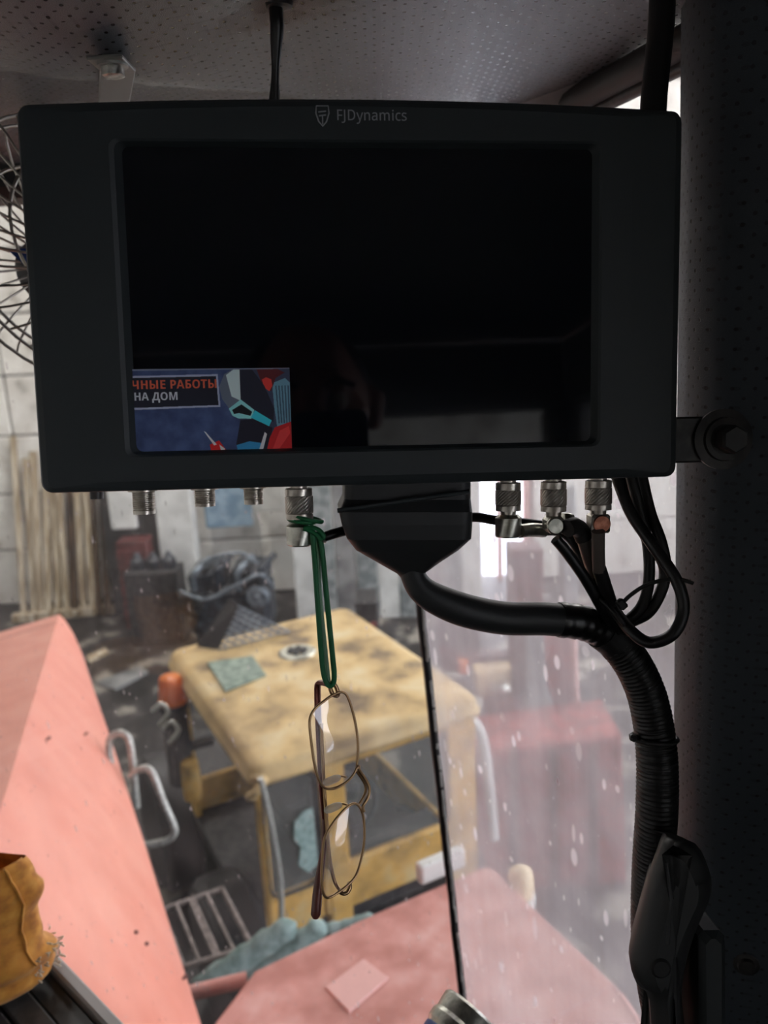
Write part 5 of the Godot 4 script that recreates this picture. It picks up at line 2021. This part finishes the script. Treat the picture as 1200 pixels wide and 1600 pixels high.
func person() -> void:
	# where the mirror shows the head and the phone, folded back across the screen
	var n := screen_t.basis.z
	var s0 := screen_t.origin - n * 0.0046
	var fold := func(p: Vector3) -> Vector3: return p - n * (2.0 * (p - s0).dot(n))
	var ph: Vector3 = fold.call(at(516, 668, 0.80))
	var head: Vector3 = fold.call(at(482, 638, 1.04))
	var aim := (s0 - head)
	aim.y = 0.0
	var ft := Transform3D(Basis.looking_at(aim.normalized(), Vector3.UP), head)   # -z looks at the screen
	var t := thing("person", "person in a dark jacket holding up a phone, mirrored in the dark screen", "person", Vector3(head.x, 2.45, head.z))
	t.position = head
	t.basis = ft.basis
	var hd := [[Vector3(0, 0.015, 0.012), Vector3(0, 0.02, 0.03), 0.078, 0.086], [Vector3(0, -0.02, -0.03), Vector3(0, -0.085, -0.052), 0.062, 0.04], [Vector3(0, 0.05, -0.035), Vector3(0, 0.01, -0.05), 0.052, 0.048],
		[Vector3(-0.03, 0.012, -0.094), Vector3(0.03, 0.012, -0.094), 0.011, 0.011], [Vector3(0, 0.002, -0.098), Vector3(0, -0.038, -0.118), 0.009, 0.0135], [Vector3(-0.012, -0.04, -0.105), Vector3(0.012, -0.04, -0.105), 0.009, 0.009],
		[Vector3(-0.04, -0.03, -0.072), Vector3(-0.052, -0.02, -0.055), 0.022, 0.02], [Vector3(0.04, -0.03, -0.072), Vector3(0.052, -0.02, -0.055), 0.022, 0.02],
		[Vector3(-0.018, -0.068, -0.094), Vector3(0.018, -0.068, -0.094), 0.009, 0.009], [Vector3(-0.01, -0.1, -0.082), Vector3(0.01, -0.1, -0.082), 0.018, 0.018],
		[Vector3(-0.086, -0.02, 0.012), Vector3(-0.09, 0.012, 0.018), 0.012, 0.013], [Vector3(0.086, -0.02, 0.012), Vector3(0.09, 0.012, 0.018), 0.012, 0.013],
		[Vector3(-0.032, -0.008, -0.108), Vector3(-0.032, -0.006, -0.106), 0.016, 0.016, true], [Vector3(0.032, -0.008, -0.108), Vector3(0.032, -0.006, -0.106), 0.016, 0.016, true],
		[Vector3(0, -0.06, 0.03), Vector3(0, -0.17, 0.05), 0.055, 0.058]]
	var st := start()
	surface_net(st, hd, 0.005, 0.02)
	var inv := t.transform.affine_inverse()
	var pl := inv * ph
	var sh := [Vector3(-0.18, -0.26, 0.06), Vector3(0.18, -0.26, 0.06)]
	var hand := [pl + Vector3(-0.045, -0.09, 0.02), pl + Vector3(0.04, -0.1, 0.02)]
	var elbow := [Vector3(-0.27, -0.5, -0.02), Vector3(0.27, -0.5, -0.02)]
	var torso := [[Vector3(0, -0.13, 0.045), Vector3(0, -0.2, 0.05), 0.05, 0.06], [sh[0], sh[1], 0.06, 0.06], [Vector3(-0.06, -0.35, 0.05), Vector3(0.06, -0.35, 0.05), 0.12, 0.12], [Vector3(-0.05, -0.62, 0.06), Vector3(0.05, -0.62, 0.06), 0.115, 0.115], [Vector3(-0.08, -0.8, 0.05), Vector3(0.08, -0.8, 0.05), 0.11, 0.11]]
	var arms := []
	for i in 2:
		arms.append([sh[i], elbow[i], 0.055, 0.044])
		arms.append([elbow[i], hand[i], 0.044, 0.028])
	var legs := []
	for i in 2:
		var sx := -0.11 if i == 0 else 0.11
		legs.append([Vector3(sx, -0.84, 0.02), Vector3(sx * 1.4, -0.84, -0.38), 0.085, 0.06])
		legs.append([Vector3(sx * 1.4, -0.84, -0.38), Vector3(sx * 1.4, -1.2, -0.36), 0.06, 0.045])
	surface_net(st, torso + arms + legs, 0.014, 0.03)
	# hands: palm, four fingers round the phone's edge, thumb at the front
	for i in 2:
		var sx := -1.0 if i == 0 else 1.0
		var wr: Vector3 = hand[i]
		var edge := pl + Vector3(sx * 0.04, -0.05, 0.004)
		var palm := wr.lerp(edge, 0.55) + Vector3(sx * 0.012, 0, 0.01)
		var bones := [[wr, palm, 0.024, 0.027], [palm, palm + Vector3(0, 0.03, 0), 0.026, 0.024]]
		for k in 4:
			var root := palm + Vector3(sx * 0.008, 0.026 - 0.018 * k, -0.004)
			var knuckle := Vector3(edge.x + sx * 0.012, root.y + 0.008, pl.z - 0.012)
			bones.append([root, knuckle, 0.0095, 0.009])
			bones.append([knuckle, Vector3(edge.x - sx * (0.008 + 0.004 * (k % 2)), root.y + 0.012, pl.z - 0.014), 0.009, 0.0078])
		bones.append([palm + Vector3(-sx * 0.006, 0.01, 0.01), Vector3(edge.x - sx * 0.004, palm.y + 0.045, pl.z + 0.018), 0.012, 0.0095])
		surface_net(st, bones, 0.005, 0.006)
	put("body", st, M.skin, t)
	st = start()
	var jk := []
	for b in torso.slice(1) + arms:
		jk.append([b[0], b[1], b[2] + 0.014, b[3] + 0.014])
	jk[5][1] = jk[5][0].lerp(jk[5][1], 0.88)
	jk[7][1] = jk[7][0].lerp(jk[7][1], 0.88)
	surface_net(st, jk, 0.016, 0.03)
	put("jacket", st, M.jacket, t)
	st = start()
	var tr := []
	for b in legs:
		tr.append([b[0], b[1], b[2] + 0.012, b[3] + 0.014])
	surface_net(st, tr, 0.02, 0.03)
	put("trousers", st, M.jacket, t)
	st = start()
	surface_net(st, [[Vector3(0, 0.032, 0.03), Vector3(0, 0.02, 0.05), 0.083, 0.082], [Vector3(0, 0.04, -0.13), Vector3(0, -0.04, -0.12), 0.095, 0.11, true], [Vector3(0, -0.16, 0.0), Vector3(0, -0.14, 0.0), 0.13, 0.13, true]], 0.007, 0.02)
	put("hair", st, M.hair, t)
	for sx in [-0.032, 0.032]:
		st = start()
		tube(st, [Vector3(sx - 0.02, 0.008, -0.104), Vector3(sx, 0.015, -0.109), Vector3(sx + 0.02, 0.008, -0.104)], 0.0036, 6)
		put("eyebrow", st, M.hair, t)
		st = start()
		var eye := SphereMesh.new()
		eye.radius = 0.0118
		eye.height = 0.0236
		put_mesh("eye", eye, M.fleece, t, Transform3D(Basis(), Vector3(sx, -0.008, -0.090)))
	# phone held up by the person
	var phone := thing("mobile_phone", "black mobile phone with two camera rings, mirrored in the dark screen", "phone", ph)
	phone.transform = Transform3D(t.basis, ph)
	st = start()
	var py := 0.0165 - 0.078
	loft(st, [rloop(-0.0375, 0.0375, py - 0.078, py + 0.078, 0.009, -0.004), rloop(-0.0375, 0.0375, py - 0.078, py + 0.078, 0.009, 0.004)], true)
	put("case", st, M.screen, phone)
	for sx in [-0.012, 0.008]:
		st = start()
		lathe(st, Transform3D(Basis(Vector3.RIGHT, -PI / 2), Vector3(sx, 0.0, -0.004)), [[0.0075, 0.0], [0.0075, 0.0012], [0.0062, 0.0012], [0.006, 0.0004]], 20)
		put("camera_ring", st, M.darksteel, phone)
	# seat under the person
	var seat := thing("driver_seat", "black driver seat under the person in the jacket", "seat", Vector3(head.x, 2.45, head.z))
	seat.rotation.y = t.rotation.y
	var sy := head.y - 2.45 - 0.98
	st = start()
	rbox(st, Transform3D(Basis(), Vector3(0, sy, -0.08)), Vector3(0.5, 0.1, 0.5), 0.03)
	put("cushion", st, M.rubber, seat)
	st = start()
	rbox(st, Transform3D(Basis(), Vector3(0, sy + 0.33, 0.24)), Vector3(0.48, 0.6, 0.09), 0.03)
	put("backrest", st, M.rubber, seat)
	st = start()
	rbox(st, Transform3D(Basis(), Vector3(0, (sy - 0.05) / 2, -0.05)), Vector3(0.3, sy - 0.05, 0.3), 0.02)
	put("pedestal", st, M.black_steel, seat)
